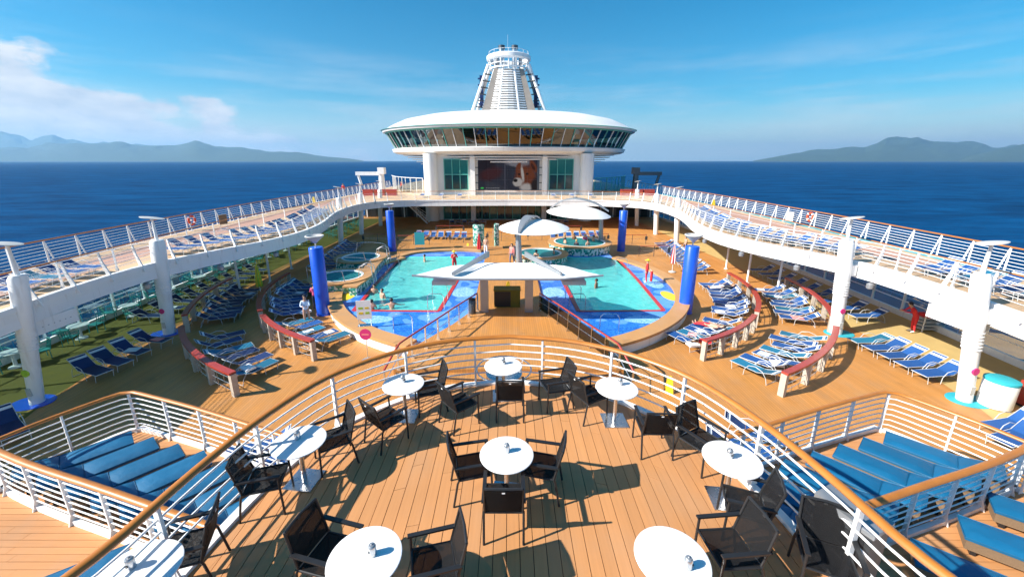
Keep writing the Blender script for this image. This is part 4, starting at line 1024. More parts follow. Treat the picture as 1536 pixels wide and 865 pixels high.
ORD = 'zeroth first second third fourth fifth sixth seventh eighth ninth tenth eleventh twelfth thirteenth fourteenth fifteenth sixteenth seventeenth eighteenth nineteenth twentieth twenty-first twenty-second twenty-third twenty-fourth'.split()
COLN = {LB: 'blue', LT: 'teal', LN: 'navy', LF: 'flat blue'}
def lounger(pr, x, y, z, rz, where, group, k=None):
    return put(pr, (x, y, z), rz, '%s sling lounger %s' % (COLN[pr], where) + (', %s from the terrace' % ORD[k] if k else ''), group)
CX, CY = 3.5, 28.0
def screen(s, rad, a0, a1, label, posts=5):
    """curved windbreak: flat red capping on slab posts with thin balusters"""
    cx = s*CX; f = lambda r, a: Vector((cx+s*r*math.cos(R(a)), CY+r*math.sin(R(a)), 0))
    n = 20; b = f(rad, a0)
    t = thing('curved_screen', label, 'screen wall', (b.x, b.y, 0), 0, 'curved lounger screens with red capping')
    A = [a0+(a1-a0)*k/n for k in range(n+1)]
    obj('capping', MB().band([f(rad-.13, a) for a in A], [f(rad+.13, a) for a in A], .93, 1.02), 'red_rail', t)
    for k in range(posts):
        a = a0+(a1-a0)*k/(posts-1)*.985+.2*(1 if a1 > a0 else -1)
        q = [f(rad-.11, a-.32), f(rad+.11, a-.32), f(rad+.11, a+.32), f(rad-.11, a+.32)]
        obj('post', MB().prism([(p.x, p.y) for p in q], .0, .928), 'post_stone', t)
    for z in (.18, .45, .72): obj('bar', MB().tube([f(rad, a)+Vector((0, 0, z)) for a in A], .014, 6), 'steel', t)
    for k in range(1, n*2):
        if k % 3: continue
        a = a0+(a1-a0)*k/(n*2); p = f(rad+.001, a); obj('baluster', MB().tube([(p.x, p.y, .0), (p.x, p.y, .93)], .012, 5), 'steel', t)
    return t
mat('post_stone', (.46, .40, .33), .6, var=.2, vscale=6)
def ring_loungers(s, rad, a0, a1, n, protos, where, group, z=0):
    for k in range(n):
        a = a0+(a1-a0)*(k+.5)/n+rnd.uniform(-.4, .4); r = rad-1.28+rnd.uniform(-.2, .14)
        x = s*(CX+r*math.cos(R(a))); y = CY+r*math.sin(R(a))
        ang = math.atan2(math.sin(R(a)), s*math.cos(R(a)))+R(rnd.uniform(-7, 7))
        lounger(protos[k % len(protos)], x, y, z+.004, ang, where, group, n-k)
for s, sd2 in ((1, 'sunny'), (-1, 'shaded')):
    screen(s, 12.4, -40.5, -64.5, 'inner curved screen with red capping nearest the terrace on the %s side' % sd2)
    screen(s, 12.4, 1, -37, 'inner curved screen with red capping farther from the terrace on the %s side' % sd2, 6)
    screen(s, 15.75, -37.5, -63.5, 'outer curved screen with red capping nearest the terrace on the %s side' % sd2)
    screen(s, 15.75, -4, -31, 'outer curved screen with red capping under the sun deck on the %s side' % sd2)
    dk = s < 0
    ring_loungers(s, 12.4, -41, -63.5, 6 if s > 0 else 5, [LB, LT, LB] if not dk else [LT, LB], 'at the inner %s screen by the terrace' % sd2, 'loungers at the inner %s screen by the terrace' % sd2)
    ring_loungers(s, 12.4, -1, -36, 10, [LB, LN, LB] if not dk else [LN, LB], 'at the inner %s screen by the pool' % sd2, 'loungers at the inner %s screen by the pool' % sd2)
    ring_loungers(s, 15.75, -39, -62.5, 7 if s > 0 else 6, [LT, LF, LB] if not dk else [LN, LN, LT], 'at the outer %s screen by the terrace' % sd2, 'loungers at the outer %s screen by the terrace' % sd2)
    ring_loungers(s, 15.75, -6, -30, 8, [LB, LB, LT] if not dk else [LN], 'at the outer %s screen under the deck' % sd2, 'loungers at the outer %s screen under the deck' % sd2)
# straight rows beside the near columns
hd = [(1338, 501), (1363, 508), (1384, 517), (1407, 531), (1432, 543)]; ft = [(1277, 513), (1298, 520), (1314, 536), (1340, 543), (1363, 557)]
for k in range(5):
    a, b = un(*hd[k], .7), un(*ft[k], .3); mxy = (a+b)/2
    lounger((LT, LB, LB, LB, LB)[k], 17.72+.04*k, 18.25-.78*k, .004, R(2+k), 'in the row beside the pink badge column', 'straight lounger row by the pink badge column', 5-k)
hd = [(104, 534), (134, 523), (166, 509), (196, 497)]; ft = [(166, 562), (196, 546), (222, 530), (252, 511)]
for k in range(4):
    a, b = un(*hd[k], .7), un(*ft[k], .3); mxy = (a+b)/2
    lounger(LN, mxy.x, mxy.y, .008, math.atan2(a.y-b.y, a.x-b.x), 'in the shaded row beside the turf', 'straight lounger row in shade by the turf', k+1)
for px, py, a, pr in ((12, 640, 150, LN), (1520, 637, 10, LB), (1528, 655, 15, LB)):
    p = un(px, py, .3); lounger(pr, p.x, p.y, .004, R(a), 'alone outside the ' + ('shaded' if px < 700 else 'sunny') + ' pod railing, ' + ('reclined further from it' if py == 637 else 'closest to it'), 'stray loungers outside the pod railings')
for (x, y, a) in ((-7.6, 10.6, 20), (-6.4, 10.2, 25), (-5.4, 10.1, 20), (6.0, 10.2, 160), (7.0, 10.7, 155), (7.9, 11.3, 150)):
    lounger(LB, x, y, .004, R(a), 'behind the %s pod railing' % ('shaded' if x < 0 else 'sunny'), 'loungers behind the %s pod' % ('shaded' if x < 0 else 'sunny'), {7.6: 3, 6.4: 2, 5.4: 1, 6.0: 1, 7.0: 2, 7.9: 3}[abs(x)])
# rows under the sun deck and at the far end of the pool deck
for s in (-1, 1):
    pr = LN if s < 0 else LB
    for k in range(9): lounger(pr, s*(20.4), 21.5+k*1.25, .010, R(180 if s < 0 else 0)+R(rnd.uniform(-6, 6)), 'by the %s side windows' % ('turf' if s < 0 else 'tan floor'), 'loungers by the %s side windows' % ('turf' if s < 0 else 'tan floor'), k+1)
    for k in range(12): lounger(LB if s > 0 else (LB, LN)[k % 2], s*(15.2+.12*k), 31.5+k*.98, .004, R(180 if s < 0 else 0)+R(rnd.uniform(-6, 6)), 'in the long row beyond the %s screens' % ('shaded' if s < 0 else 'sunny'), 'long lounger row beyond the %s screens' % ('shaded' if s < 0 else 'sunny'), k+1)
    for k in range(7): lounger(LB, s*(5.2+k*.92), 46.6+.12*k, .004, R(90)+R(rnd.uniform(-6, 6)), 'behind the %s, %s from the walkway' % ('twin whirlpools' if s < 0 else 'crowded whirlpool', ORD[k+1]), 'loungers behind the %s' % ('twin whirlpools' if s < 0 else 'crowded whirlpool'))
    for k in range(6): lounger(LB if k % 2 else LF, s*(3.6+k*.9), 57.8, .004, R(-90)+R(rnd.uniform(-6, 6)), 'by the glass doors, %s from the middle, ' % ORD[k+1] + ('stairs side' if s < 0 else 'far side'), 'loungers by the glass doors ' + ('near the stairs' if s < 0 else 'away from the stairs'))
# sun deck loungers: near run outboard of the fence, scallop runs inboard of it
for s in (-1, 1):
    sd2 = 'turf' if s < 0 else 'tan floor'
    for k in range(6): lounger(LB if k % 3 else LT, s*(19.35), 13.6+k*.82, T+.008, R(180 if s < 0 else 0)+R(rnd.uniform(-5, 5)), 'on the %s sun deck by thick columns' % sd2, 'sun deck loungers near the thick columns, %s side' % sd2, k+1)
    def inner_x(y): return min(INN[:-20], key=lambda p: abs(p.y-y) if p.y < 48 else 99).x
    y = 21.6; k = 0
    while y < 40.0:
        lounger(LB if k % 4 else LF, s*(inner_x(y)+1.55), y, T+.004, R(180 if s < 0 else 0)+R(rnd.uniform(-5, 5)), 'along the scalloped deck edge, %s side' % sd2, 'loungers along the scalloped edge, %s side' % sd2, k+1); y += .80; k += 1
# cushioned chaises in the pods and on the walkways
def make_chaise():
    t = thing('cushioned_chaise', '-', 'chaise', (0, 0, 0))
    obj('wicker_base', MB().box(-.95, .95, -.31, .31, .10, .30), 'wicker', t)
    for sx_ in (-.82, .82):
        for sy_ in (-.25, .25): obj('leg', MB().box(sx_-.04, sx_+.04, sy_-.04, sy_+.04, .0, .10), 'charcoal', t)
    def pad(nm, x0, x1, z0, z1, dz=0.0, th=.10):
        nx, ny = 8, 6; vs = []; fs = []
        for k in (0, 1):
            for i in range(nx+1):
                for j in range(ny+1):
                    u, v = i/nx, j/ny; e = (1-abs(2*u-1)**6)*(1-abs(2*v-1)**6); x = x0+(x1-x0)*u
                    z = z0+(z1-z0)*u+(th*.45+th*.55*e**.6 if k == 0 else 0); vs.append((x, -.325+.65*v, z))
        o = (nx+1)*(ny+1)
        for i in range(nx):
            for j in range(ny):
                q = (i*(ny+1)+j, (i+1)*(ny+1)+j, (i+1)*(ny+1)+j+1, i*(ny+1)+j+1); fs.append(q); fs.append(tuple(a+o for a in reversed(q)))
        ed = [(i*(ny+1), (i+1)*(ny+1)) for i in range(nx)]+[(i*(ny+1)+ny, (i+1)*(ny+1)+ny) for i in range(nx)]+[(j, j+1) for j in range(ny)]+[(nx*(ny+1)+j, nx*(ny+1)+j+1) for j in range(ny)]
        fs += [(a, b, b+o, a+o) for a, b in ed]
        cu = obj(nm, MB().add(vs, fs), 'cushion_blue', t, True)
        zt = lambda x: z0+(z1-z0)*(x-x0)/(x1-x0)+th*.47
        obj('piping', MB().tube([(x, y, zt(x)) for x, y in ((x0, -.326), (x1, -.326), (x1, .326), (x0, .326))], .009, 5, True), 'cushion_blue', cu)
    pad('seat_cushion', -.98, .30, .305, .305); pad('back_cushion', .31, 1.0, .31, .46)
    return t
CH = make_chaise()
# left pod: chaises side by side, heads outboard-aft
def pod(s, n, where, group):
    for k in range(n):
        u = k/(n-1); c = Vector((10.35, 8.25, 0)).lerp(Vector((5.35, 6.72, 0)), u)
        put(CH, (s*c.x, c.y, WG+.0015), R(200 if s < 0 else 340)+R(28*s*-1)+R(rnd.uniform(-2, 2)), 'blue cushioned chaise %s, %s from the pod corner' % (where, ORD[k+1]), group)
pod(-1, 7, 'in the shaded pod', 'chaises in the shaded pod')
pod(1, 7, 'in the sunny pod', 'chaises in the sunny pod')
for (px, py, a, lb) in ((1562, 828, 322, 'lit blue cushioned chaise on the walkway below the sunny pod railing'), (1492, 872, 322, 'blue cushioned chaise on the walkway beside the terrace wall, sunny side'), (1600, 785, 322, 'blue cushioned chaise nearest the sunny pod railing on the walkway'), (70, 880, 215, 'blue cushioned chaise on the walkway below the shaded pod railing')):
    p = un(px, py, WG+.4); put(CH, (p.x, p.y, WG+.0015), R(a), lb, 'chaises on the wing walkways')

# ================================================================ PEOPLE
def person(loc, rz, pose='stand', top='red_cloth', legs='red_cloth', skin='skin', hair='hair', label='', h=1.74, sleeves=True, hat=None, shoes='white_cloth', name='person'):
    V = []; E = []; Rr = []; K = []
    def v(p, r, par=None, k=None):
        V.append(Vector(p)); Rr.append(r); i = len(V)-1
        if par is not None: E.append((par, i)); K.append(k)
        return i
    lean = {'bend': .55, 'walk': .06}.get(pose, 0); sit = pose == 'sit'
    def sp(z, y=0):                       # spine point leaning forward from the pelvis
        d = z-.95; return (0, y+d*math.sin(lean), .95+d*math.cos(lean))
    pel = v((0, 0, .95), .135); ch0 = v(sp(1.12), .125, pel, 'top'); ch = v(sp(1.34), .145, ch0, 'top'); nk = v(sp(1.47), .058, ch, 'skin')
    hb = v(sp(1.57, .02), .078, nk, 'skin'); hm = v(sp(1.645, .015), .092, hb, 'skin'); ht = v(sp(1.715, .0), .06, hm, 'skin')
    v(sp(1.63, .125), .014, hm, 'skin')
    for s in (-1, 1):
        shd = sp(1.42); sh = v((s*.175, shd[1], shd[2]), .062, ch, 'top')
        if pose in ('bend', 'towel'): e = (s*.24, shd[1]+.14, shd[2]-.22); w = (s*.12, shd[1]+.36, shd[2]-.20)
        elif pose == 'phone': e = (s*.25, shd[1]+.08, shd[2]-.26); w = (s*.09, shd[1]+.26, shd[2]-.08)
        elif pose == 'rest' : e = (s*.42, shd[1]+.02, shd[2]-.10); w = (s*.62, shd[1]+.05, shd[2]-.12)
        elif pose == 'walk': e = (s*.22, -.10*s, shd[2]-.27); w = (s*.23, -.06*s+.10, shd[2]-.50)
        else: e = (s*.23, shd[1]-.03, shd[2]-.28); w = (s*.235, shd[1]+.06, shd[2]-.52)
        el_ = v(e, .043, sh, 'top'); wr_ = v(w, .030, el_, 'top' if sleeves else 'skin')
        d = (Vector(w)-Vector(e)).normalized(); pm = Vector(w)+d*.075; pa = v(pm, .034, wr_, 'skin')
        side = d.cross(Vector((s, 0, .2))).normalized()
        for q, (o, l) in enumerate(((-.027, .075), (-.009, .088), (.009, .082), (.027, .066))):
            f1 = v(pm+side*o+d*l*.55, .0095, pa, 'skin'); v(pm+side*o*1.1+d*l+Vector((0, .012, -.008)), .008, f1, 'skin')
        v(pm+side*-.05+d*.02, .010, pa, 'skin')
        if sit: kn = (s*.12, .44, .95); an = (s*.12, .46, .53); to = (s*.13, .62, .49)
        elif pose == 'walk': kn = (s*.10, .14*s+.05, .52); an = (s*.10, .22*s, .10); to = (s*.11, .22*s+.17, .045)
        else: kn = (s*.11, .03, .51); an = (s*.12, -.01, .09); to = (s*.14, .15, .045)
        hp = v((s*.095, 0, .90), .105, pel, 'legs'); k_ = v(kn, .066, hp, 'legs'); a_ = v(an, .042, k_, 'legs' if legs != 'skin' else 'skin'); v(to, .036, a_, 'shoe')
    sc = h/1.78
    me = bpy.data.meshes.new('body'); me.from_pydata([p*sc for p in V], E, [])
    o = bpy.data.objects.new('body', me); C.objects.link(o)
    sk = o.modifiers.new('skin', 'SKIN'); sk.use_smooth_shade = True
    for i, r in enumerate(Rr):
        d = me.skin_vertices[0].data[i]; d.radius = (r*sc, r*sc); d.use_root = (i == 0)
    sb = o.modifiers.new('sub', 'SUBSURF'); sb.levels = 1
    dg = bpy.context.evaluated_depsgraph_get(); nm = bpy.data.meshes.new_from_object(o.evaluated_get(dg))
    bpy.data.objects.remove(o); bpy.data.meshes.remove(me)
    slots = {'top': top, 'legs': legs, 'skin': skin, 'shoe': shoes}; nm.materials.clear(); order = list(slots)
    for k in order: nm.materials.append(M[slots[k] if slots[k] != 'skin' else skin])
    seg = [(V[a]*sc, V[b]*sc, k) for (a, b), k in zip(E, K)]
    for f in nm.polygons:
        c = f.center; best = 'top'; bd = 9
        for a, b, k in seg:
            ab = b-a; t = max(0, min(1, (c-a).dot(ab)/ab.length_squared)); d = (c-a-ab*t).length
            if d < bd: bd = d; best = k
        f.material_index = order.index(best); f.use_smooth = True
    t = thing(name, label, 'person', loc, rz)
    place('body', nm, t)
    hc = V[hm]*sc
    hbm = MB().lathe([(.102, -.055), (.108, .02), (.092, .075), (.05, .112), (.01, .12)], 14)
    hbm.v = [(x, y*(1.1 if y < 0 else .72)-.018, z+.0+(0.03 if y > 0 and z < .03 else 0)) for x, y, z in hbm.v]
    place('hair' if not hat else 'hat', mesh(hbm, hat or hair, True), t, (hc.x, hc.y, hc.z+.01))
    if hat:
        place('hat_brim', mesh(MB().lathe([(.10, .03), (.19, .015), (.19, .025), (.10, .045)], 18), hat, True), t, (hc.x, hc.y, hc.z+.01))
    ey = MB()
    for s in (-1, 1): ey.box(s*.033-.011, s*.033+.011, .082, .096, .0, .014)
    ey.box(-.02, .02, .080, .094, -.062, -.054)
    place('face', mesh(ey, 'hair'), t, (hc.x, hc.y+.005, hc.z))
    return t
def at(px, py, z): p = un(px, py, z); return (p.x, p.y, z)
person(at(969, 424, PW-.11), R(70), 'stand', label='lifeguard in red standing on the blue mosaic shelf with a rescue float', hat='yellow')
p = at(972, 424, PW-.11)
t = thing('rescue_float', 'red rescue float held by the lifeguard on the mosaic shelf', 'float', (p[0]+.1, p[1]-.28, PW+.45))
o = obj('float', MB().tube([(0, 0, -.35), (0, 0, .35)], .09, 10), 'red_cloth', None, True); o.parent = t; o = obj('strap', MB().tube([(0, 0, .33), (-.1, .1, .5), (-.15, .2, .55)], .012, 5), 'white_cloth'); o.parent = t
person(at(682, 408, PW-.13), R(200), 'phone', label='lifeguard in red and wide hat at the far edge of the pool with swimmers', hat='yellow')
person(at(768, 396, PW+.012), R(160), 'walk', 'coral_cloth', 'denim', label='person in coral shirt and jeans walking between the pools')
person(at(774, 393, PW+.012), R(180), 'walk', 'dark_cloth', 'dark_cloth', label='person in dark clothes beside the person in a coral shirt')
person(at(462, 487, 0.004), R(200), 'towel', 'pale_cloth', 'skin', label='person wrapped in a pale blue towel beside the blue post', shoes='skin')
person(at(475, 465, 0.004), R(20), 'phone', 'pink_cloth', 'dark_cloth', label='person in bright pink top and dark trousers behind the blue post')
person(at(1368, 498, 0.008), R(70), 'bend', 'red_cloth', 'red_cloth', label='attendant in red bending over folded towels under the sun deck', h=1.78)
person(at(516, 293, T+.006), R(190), 'walk', 'red_cloth', 'denim', label='person in red jacket walking on the sun deck by the sea rail')
person(at(729, 383, PW+.012), R(170), 'stand', 'skin', 'white_cloth', label='bather in white shorts standing by the tiled shower wall', sleeves=False, shoes='skin')
person(at(1027, 380, 0.004), R(100), 'walk', 'skin', 'dark_cloth', label='bather in dark trunks walking near the red and white parasol', sleeves=False, shoes='skin')
person(at(600, 270, T+.006) if False else (-17.6, 68, T+.006), R(90), 'walk', 'orange_ring', 'dark_cloth', label='person in orange far along the sun deck near the crane')
swim = [((562, 440), -170, 'two swimmers', 'skin'), ((574, 447), 150, '', 'skin'), ((637, 392), 100, '', 'skin'), ((894, 431), 60, '', 'skin_deep')]
slb = ['swimmer with dark hair standing left arm out in the pool middle', 'swimmer with pale shoulders facing the other swimmer in mid pool', 'lone swimmer near the far lifeguard', 'lone dark haired swimmer in the pool beside the standing lifeguard']
slb[0] = 'swimmer with head just above water beside the pale shouldered swimmer'
for ((px, py), a, _, skn), lb, dz in zip(swim, slb, (-1.28, -1.16, -1.30, -1.30)):
    p = un(px, py, PW-.19); person((p.x, p.y, -.645), R(a), 'sit', 'skin' if skn == 'skin' else 'skin_deep', 'dark_cloth', skin=skn, label=lb, sleeves=False, shoes=skn, h=1.7)
for k, ((px, py), lb) in enumerate((((556, 468), 'bather leaning on the red pool edge behind the notice board'), ((586, 466), 'bather with arms spread along the red pool edge'))):
    p = un(px, py-2, PW-.14); person((p.x, p.y+.28, -.645), R(10), 'rest' if k else 'phone', 'skin', 'dark_cloth', label=lb, sleeves=False, shoes='skin', h=1.72)
tubs = [((850, 362), 200), ((861, 358), 180), ((873, 357), 170), ((884, 360), 150), ((896, 358), 140), ((866, 367), 10), ((880, 366), 0)]
for k, ((px, py), a) in enumerate(tubs):
    r = 1.55; an = R((200, 150, 100, 60, 20, 250, 290)[k]); x, y = 6.85+r*math.cos(an), 38.6+r*math.sin(an)
    person((x, y, 1.25-.85-.35), an+R(90), 'sit', ('skin', 'dark_cloth', 'skin', 'pink_cloth', 'skin', 'dark_cloth', 'skin')[k], 'dark_cloth', hair=('hair', 'hair_blond')[k % 2], skin=('skin', 'skin', 'skin_deep')[k % 3], label='bather sitting in the large crowded whirlpool, ' + ('bare chested with dark hair', 'fair haired in dark top', 'deep tanned and bare shouldered', 'fair haired in pink top', 'bare chested near the canopy mast', 'fair haired in black nearest the tiled pool wall', 'deep tanned beside the pool wall')[k], sleeves=False, h=1.72, shoes='skin')
for k, an in enumerate((R(-10), R(-110))):
    x, y = 2.75+1.2*math.cos(an), 34.6+1.2*math.sin(an)
    person((x, y, 1.05-.85-.35), an+R(90), 'sit', 'skin', 'dark_cloth', label='bather sitting in the smaller whirlpool ' + ('at the side of the crowded one', 'next to its teak rim facing the screen')[k], sleeves=False, h=1.7, shoes='skin')

# sunbather stretched on a lounger at the inner sunny screen
for k, (a, tp, lg, lb) in enumerate(((-8.5, 'dark_cloth', 'white_cloth', 'sunbather in white trousers and dark top lying at the inner sunny screen'), (-52.2, 'skin', 'red_cloth', 'sunbather in red shorts lying at the inner sunny screen by the terrace'))):
    d = Vector((math.cos(R(a)), math.sin(R(a)), 0)); c = Vector((CX, CY, 0))+d*(12.4-1.25)
    lo = min((o for o in bpy.data.objects if o.name.startswith('sun_lounger') and o.parent is None), key=lambda o: (o.location-c).length)
    d = Vector((math.cos(lo.rotation_euler.z), math.sin(lo.rotation_euler.z), 0)); dt = (d+Vector((0, 0, .16))).normalized()
    up = (Vector((0, 0, 1))-dt*dt.z).normalized(); rx = up.cross(dt)
    o = person((0, 0, 0), 0, 'stand', tp, lg, label=lb, sleeves=k == 0, shoes='skin')
    o.rotation_euler = Matrix((rx, up, dt)).transposed().to_euler(); o.location = lo.location-d*.93+Vector((0, 0, .43))
# ================================================================ SMALL THINGS
def lifering(x, y, z, s, lb):
    t = thing('life_ring', lb, 'life ring', (x, y, z))
    o = obj('ring', MB().tube([(0, .30*math.cos(2*PI*k/24), .30*math.sin(2*PI*k/24)) for k in range(24)], .075, 8, True), 'orange_ring', None, True); o.parent = t
    for k in range(4):
        a = PI/4+k*PI/2; b = MB().tube([(0, .30*math.cos(a+d), .30*math.sin(a+d)) for d in (-.16, 0, .16)], .080, 8); o = obj('band', b, 'white_cloth', None, True); o.parent = t
    o = obj('bracket', MB().box(-.02, .16*s if s > 0 else .02, -.05, .05, -.05, .05) if s > 0 else MB().box(-.16, .02, -.05, .05, -.05, .05), 'white'); o.parent = t
lifering(-23.12, 29.5, T+.75, -1, 'red life ring on the sea railing above the turf side')
lifering(23.3, 31.3, T+.75, 1, 'orange life ring on the sea railing above the tan floor side')
def board(x, y, z, w, h, ma, lb, rz=0, nm='notice_board', marks=None):
    t = thing(nm, lb, 'sign', (x, y, z), rz)
    o = obj('panel', MB().box(-w/2, w/2, -.02, .02, .35, .35+h), ma); o.parent = t
    for s in (-1, 1): o = obj('leg', MB().tube([(s*w*.42, .03, 0), (s*w*.42, .03, .35+h)], .018, 6), 'steel'); o.parent = t
    o = obj('foot', MB().box(-w/2, w/2, -.15, .2, 0, .02), 'steel'); o.parent = t
    if marks:
        for (mx_, mz, mw, mh, mm) in marks: o = obj('printed_mark', MB().box(mx_-mw/2, mx_+mw/2, -.026, -.0205, mz-mh/2, mz+mh/2), mm); o.parent = t
p = at(547, 489, PW+.02)
board(p[0], p[1]+.1, PW+.02, .72, 1.0, 'white_plastic', 'white notice board with yellow marks standing on the teak pool rim', R(10), marks=[(-.15, .95, .22, .10, 'lime'), (.15, .95, .2, .10, 'yellow'), (-.15, .68, .22, .12, 'yellow'), (.16, .68, .2, .12, 'lime')])
p = at(630, 372, 0.004); board(p[0], p[1], .004, 1.0, 1.3, 'edge_turq', 'teal free standing sign behind the pool with swimmers', R(5))
p = at(331, 343, T+.006); board(p[0]+.3, p[1], T+.006, .6, .7, 'wicker', 'small brown notice beside the red life ring', R(70))
p = at(1188, 338, T+.006); board(p[0]-.3, p[1], T+.006, .6, .7, 'board_grey', 'small grey notice beside the orange life ring', R(-70))
p = at(552, 540, 0.004); t = thing('disc_sign', 'round magenta sign on a thin steel pole with round foot', 'sign', p)
o = obj('disc', MB().add([(.26*math.cos(a), y, 1.28+.26*math.sin(a)) for y in (-.03, .0) for a in [2*PI*k/28 for k in range(28)]], [tuple(range(28)), tuple(reversed(range(28, 56)))]+[(k, (k+1) % 28, (k+1) % 28+28, k+28) for k in range(28)]), 'magenta'); o.parent = t
o = obj('disc_stroke', MB().box(-.16, .16, -.037, -.031, 1.255, 1.305), 'coral_cloth'); o.parent = t
o = obj('pole', MB().tube([(0, .02, .03), (0, .02, 1.28)], .02, 8), 'steel'); o.parent = t; o = obj('foot', MB().lathe([(.27, 0), (.27, .02), (.05, .05), (.02, .06)], 24), 'grey_metal'); o.parent = t
def floorsign(x, y, z, lb):
    t = thing('floor_sign', lb, 'floor sign', (x, y, z), R(rnd.uniform(-20, 20)))
    for s in (-1, 1):
        o = obj('leaf', MB().add([(-.15, s*.16, 0), (.15, s*.16, 0), (.10, s*.015, .62), (-.10, s*.015, .62), (-.15, s*.135, 0), (.15, s*.135, 0), (.10, s*.002, .62), (-.10, s*.002, .62)], [(3,2,1,0),(4,5,6,7),(0,1,5,4),(1,2,6,5),(2,3,7,6),(3,0,4,7)]), 'yellow'); o.parent = t
    o = obj('handle', MB().box(-.05, .05, -.02, .02, .62, .68), 'yellow'); o.parent = t
    o = obj('warning_mark', MB().add([(-.05, -.112, .2), (.05, -.112, .2), (0, -.075, .36)], [(0, 1, 2)]), 'hair'); o.parent = t
for px, py, z, lb in ((1003, 587, .004, 'yellow wet floor sign on the deck below the terrace rail'), (762, 437, PW+.014, 'yellow wet floor sign on the walkway under the canopy'), (1070, 308, T+.008, 'yellow floor sign by the sea railing on the tan floor side'), (471, 303, T+.008, 'yellow floor sign by the sea railing on the turf side'), (702, 374, .004, 'yellow floor sign beside the tiled shower wall')):
    p = un(px, py, z); floorsign(p.x, p.y, z, lb)
def parasol(x, y, z, a, b, lb, hh=2.3):
    t = thing('folded_parasol', lb, 'parasol', (x, y, z)); n = 16
    for k in range(8):
        vs = []; 
        for zz, r in ((.75, .17), (1.3, .15), (2.0, .07), (hh, .015)):
            for q in (0, 1, 2): an = 2*PI*(k+q/2)/8; rr = r*(1.25 if q == 1 else .85); vs.append((rr*math.cos(an), rr*math.sin(an), zz))
        o = obj('panel', MB().add(vs, [(i*3+q, i*3+q+1, i*3+q+4, i*3+q+3) for i in range(3) for q in (0, 1)]), a if k % 2 else b, None, True); o.parent = t
    o = obj('pole', MB().tube([(0, 0, .05), (0, 0, hh+.08)], .022, 8), 'white'); o.parent = t; o = obj('foot', MB().lathe([(.28, 0), (.28, .06), (.06, .1), (.03, .1)], 20), 'board_grey'); o.parent = t
for px, py, a, b, lb in ((1008, 408, 'red_cloth', 'white_cloth', 'folded red and white striped parasol beside the tall blue post'), (719, 385, 'red_cloth', 'red_cloth', 'folded plain red parasol behind the wide canopy'), (392, 445, 'yellow', 'lime', 'folded yellow parasol in shade under the sun deck edge')):
    p = un(px, py, .004); parasol(p.x, p.y, .004, a, b, lb)
# towel drum and red cabinet by the starboard column
p = un(1486, 608, 0); t = thing('towel_drum', 'white rounded towel drum with turquoise lid beside the thick column', 'drum', (p.x+.1, p.y, .035))
o = obj('drum', MB().lathe([(.44, 0), (.46, .05), (.46, .95), (.44, .98)], 28), 'white_plastic', None, True); o.parent = t
o = obj('lid', MB().lathe([(.47, .98), (.47, 1.06), (.38, 1.10), (.01, 1.11)], 28), 'edge_turq', None, True); o.parent = t
p = un(1534, 612, 0); t = thing('red_cabinet', 'small red cabinet with dark door beyond the towel drum', 'cabinet', (p.x+.4, p.y, .012))
o = obj('case', MB().box(-.4, .4, -.3, .3, .1, 1.0), 'red_rail'); o.parent = t; o = obj('door', MB().box(-.34, .34, -.32, -.3, .2, .9), 'dark_steel'); o.parent = t; o = obj('plinth', MB().box(-.36, .36, -.26, .26, 0, .1), 'charcoal'); o.parent = t
# towel trolley under the attendant
p = un(1388, 497, 0); t = thing('towel_trolley', 'low slatted trolley of folded towels beside the bending attendant', 'trolley', (p.x+.3, p.y+.2, .01))
for k in range(4): o = obj('shelf', MB().box(-.6, .6, -.3, .3, .12+k*.2, .16+k*.2), 'board_grey'); o.parent = t
for sx_ in (-.57, .57):
    for sy_ in (-.27, .27): o = obj('upright', MB().box(sx_-.02, sx_+.02, sy_-.02, sy_+.02, 0, .86), 'white'); o.parent = t
for k in range(3): o = obj('towel_stack', MB().box(-.5+k*.36, -.2+k*.36, -.22, .22, .765, .95-.03*k), 'red_cloth' if k == 0 else 'sling_blue'); o.parent = t
# boxes and flood lamps hung from the deck edge
for (px, py, Y, w, lb) in ((88, 475, 14.6, 1.5, 'white equipment box hung under the deck edge by the lime badge column'), (1420, 470, 15.0, 1.7, 'white equipment box hung under the deck edge above the attendant')):
    q = uny(px, py, Y); s = -1 if px < 700 else 1; x = s*17.75
    t = thing('equipment_box', lb, 'box', (x, Y, T-.75))
    o = obj('case', MB().box(-.35, .35, -w/2, w/2, -.55, .0), 'white'); o.parent = t; o = obj('front_panel', MB().box(-.30, .30, -w/2-.02, -w/2, -.48, -.07), 'board_grey'); o.parent = t
    for k in range(6): o = obj('bolt', MB().box(-s*.36-.01, -s*.36+.01, -w/2+.2+k*.2, -w/2+.23+k*.2, -.3, -.27), 'grey_metal'); o.parent = t
for s in (-1, 1):
    for k, y in enumerate((19.0, 22.5, 26.0, 30.5)):
        x = s*(min(INN, key=lambda p: abs(p.y-y)).x+.1)
        t = thing('flood_lamp', 'small flood lamp under the deck edge, %s from the terrace, ' % ORD[k+1] + ('turf side' if s < 0 else 'tan floor side'), 'lamp', (x, y, T-.74), R(rnd.uniform(-30, 30)), 'flood lamps under the deck edge, ' + ('turf side' if s < 0 else 'tan floor side'))
        o = obj('housing', MB().lathe([(.05, -.42), (.16, -.36), (.17, -.16), (.08, -.08)], 14), 'grey_metal', None, True); o.parent = t; o = obj('arm', MB().tube([(0, 0, -.1), (0, 0, .01)], .03, 6), 'dark_steel'); o.parent = t
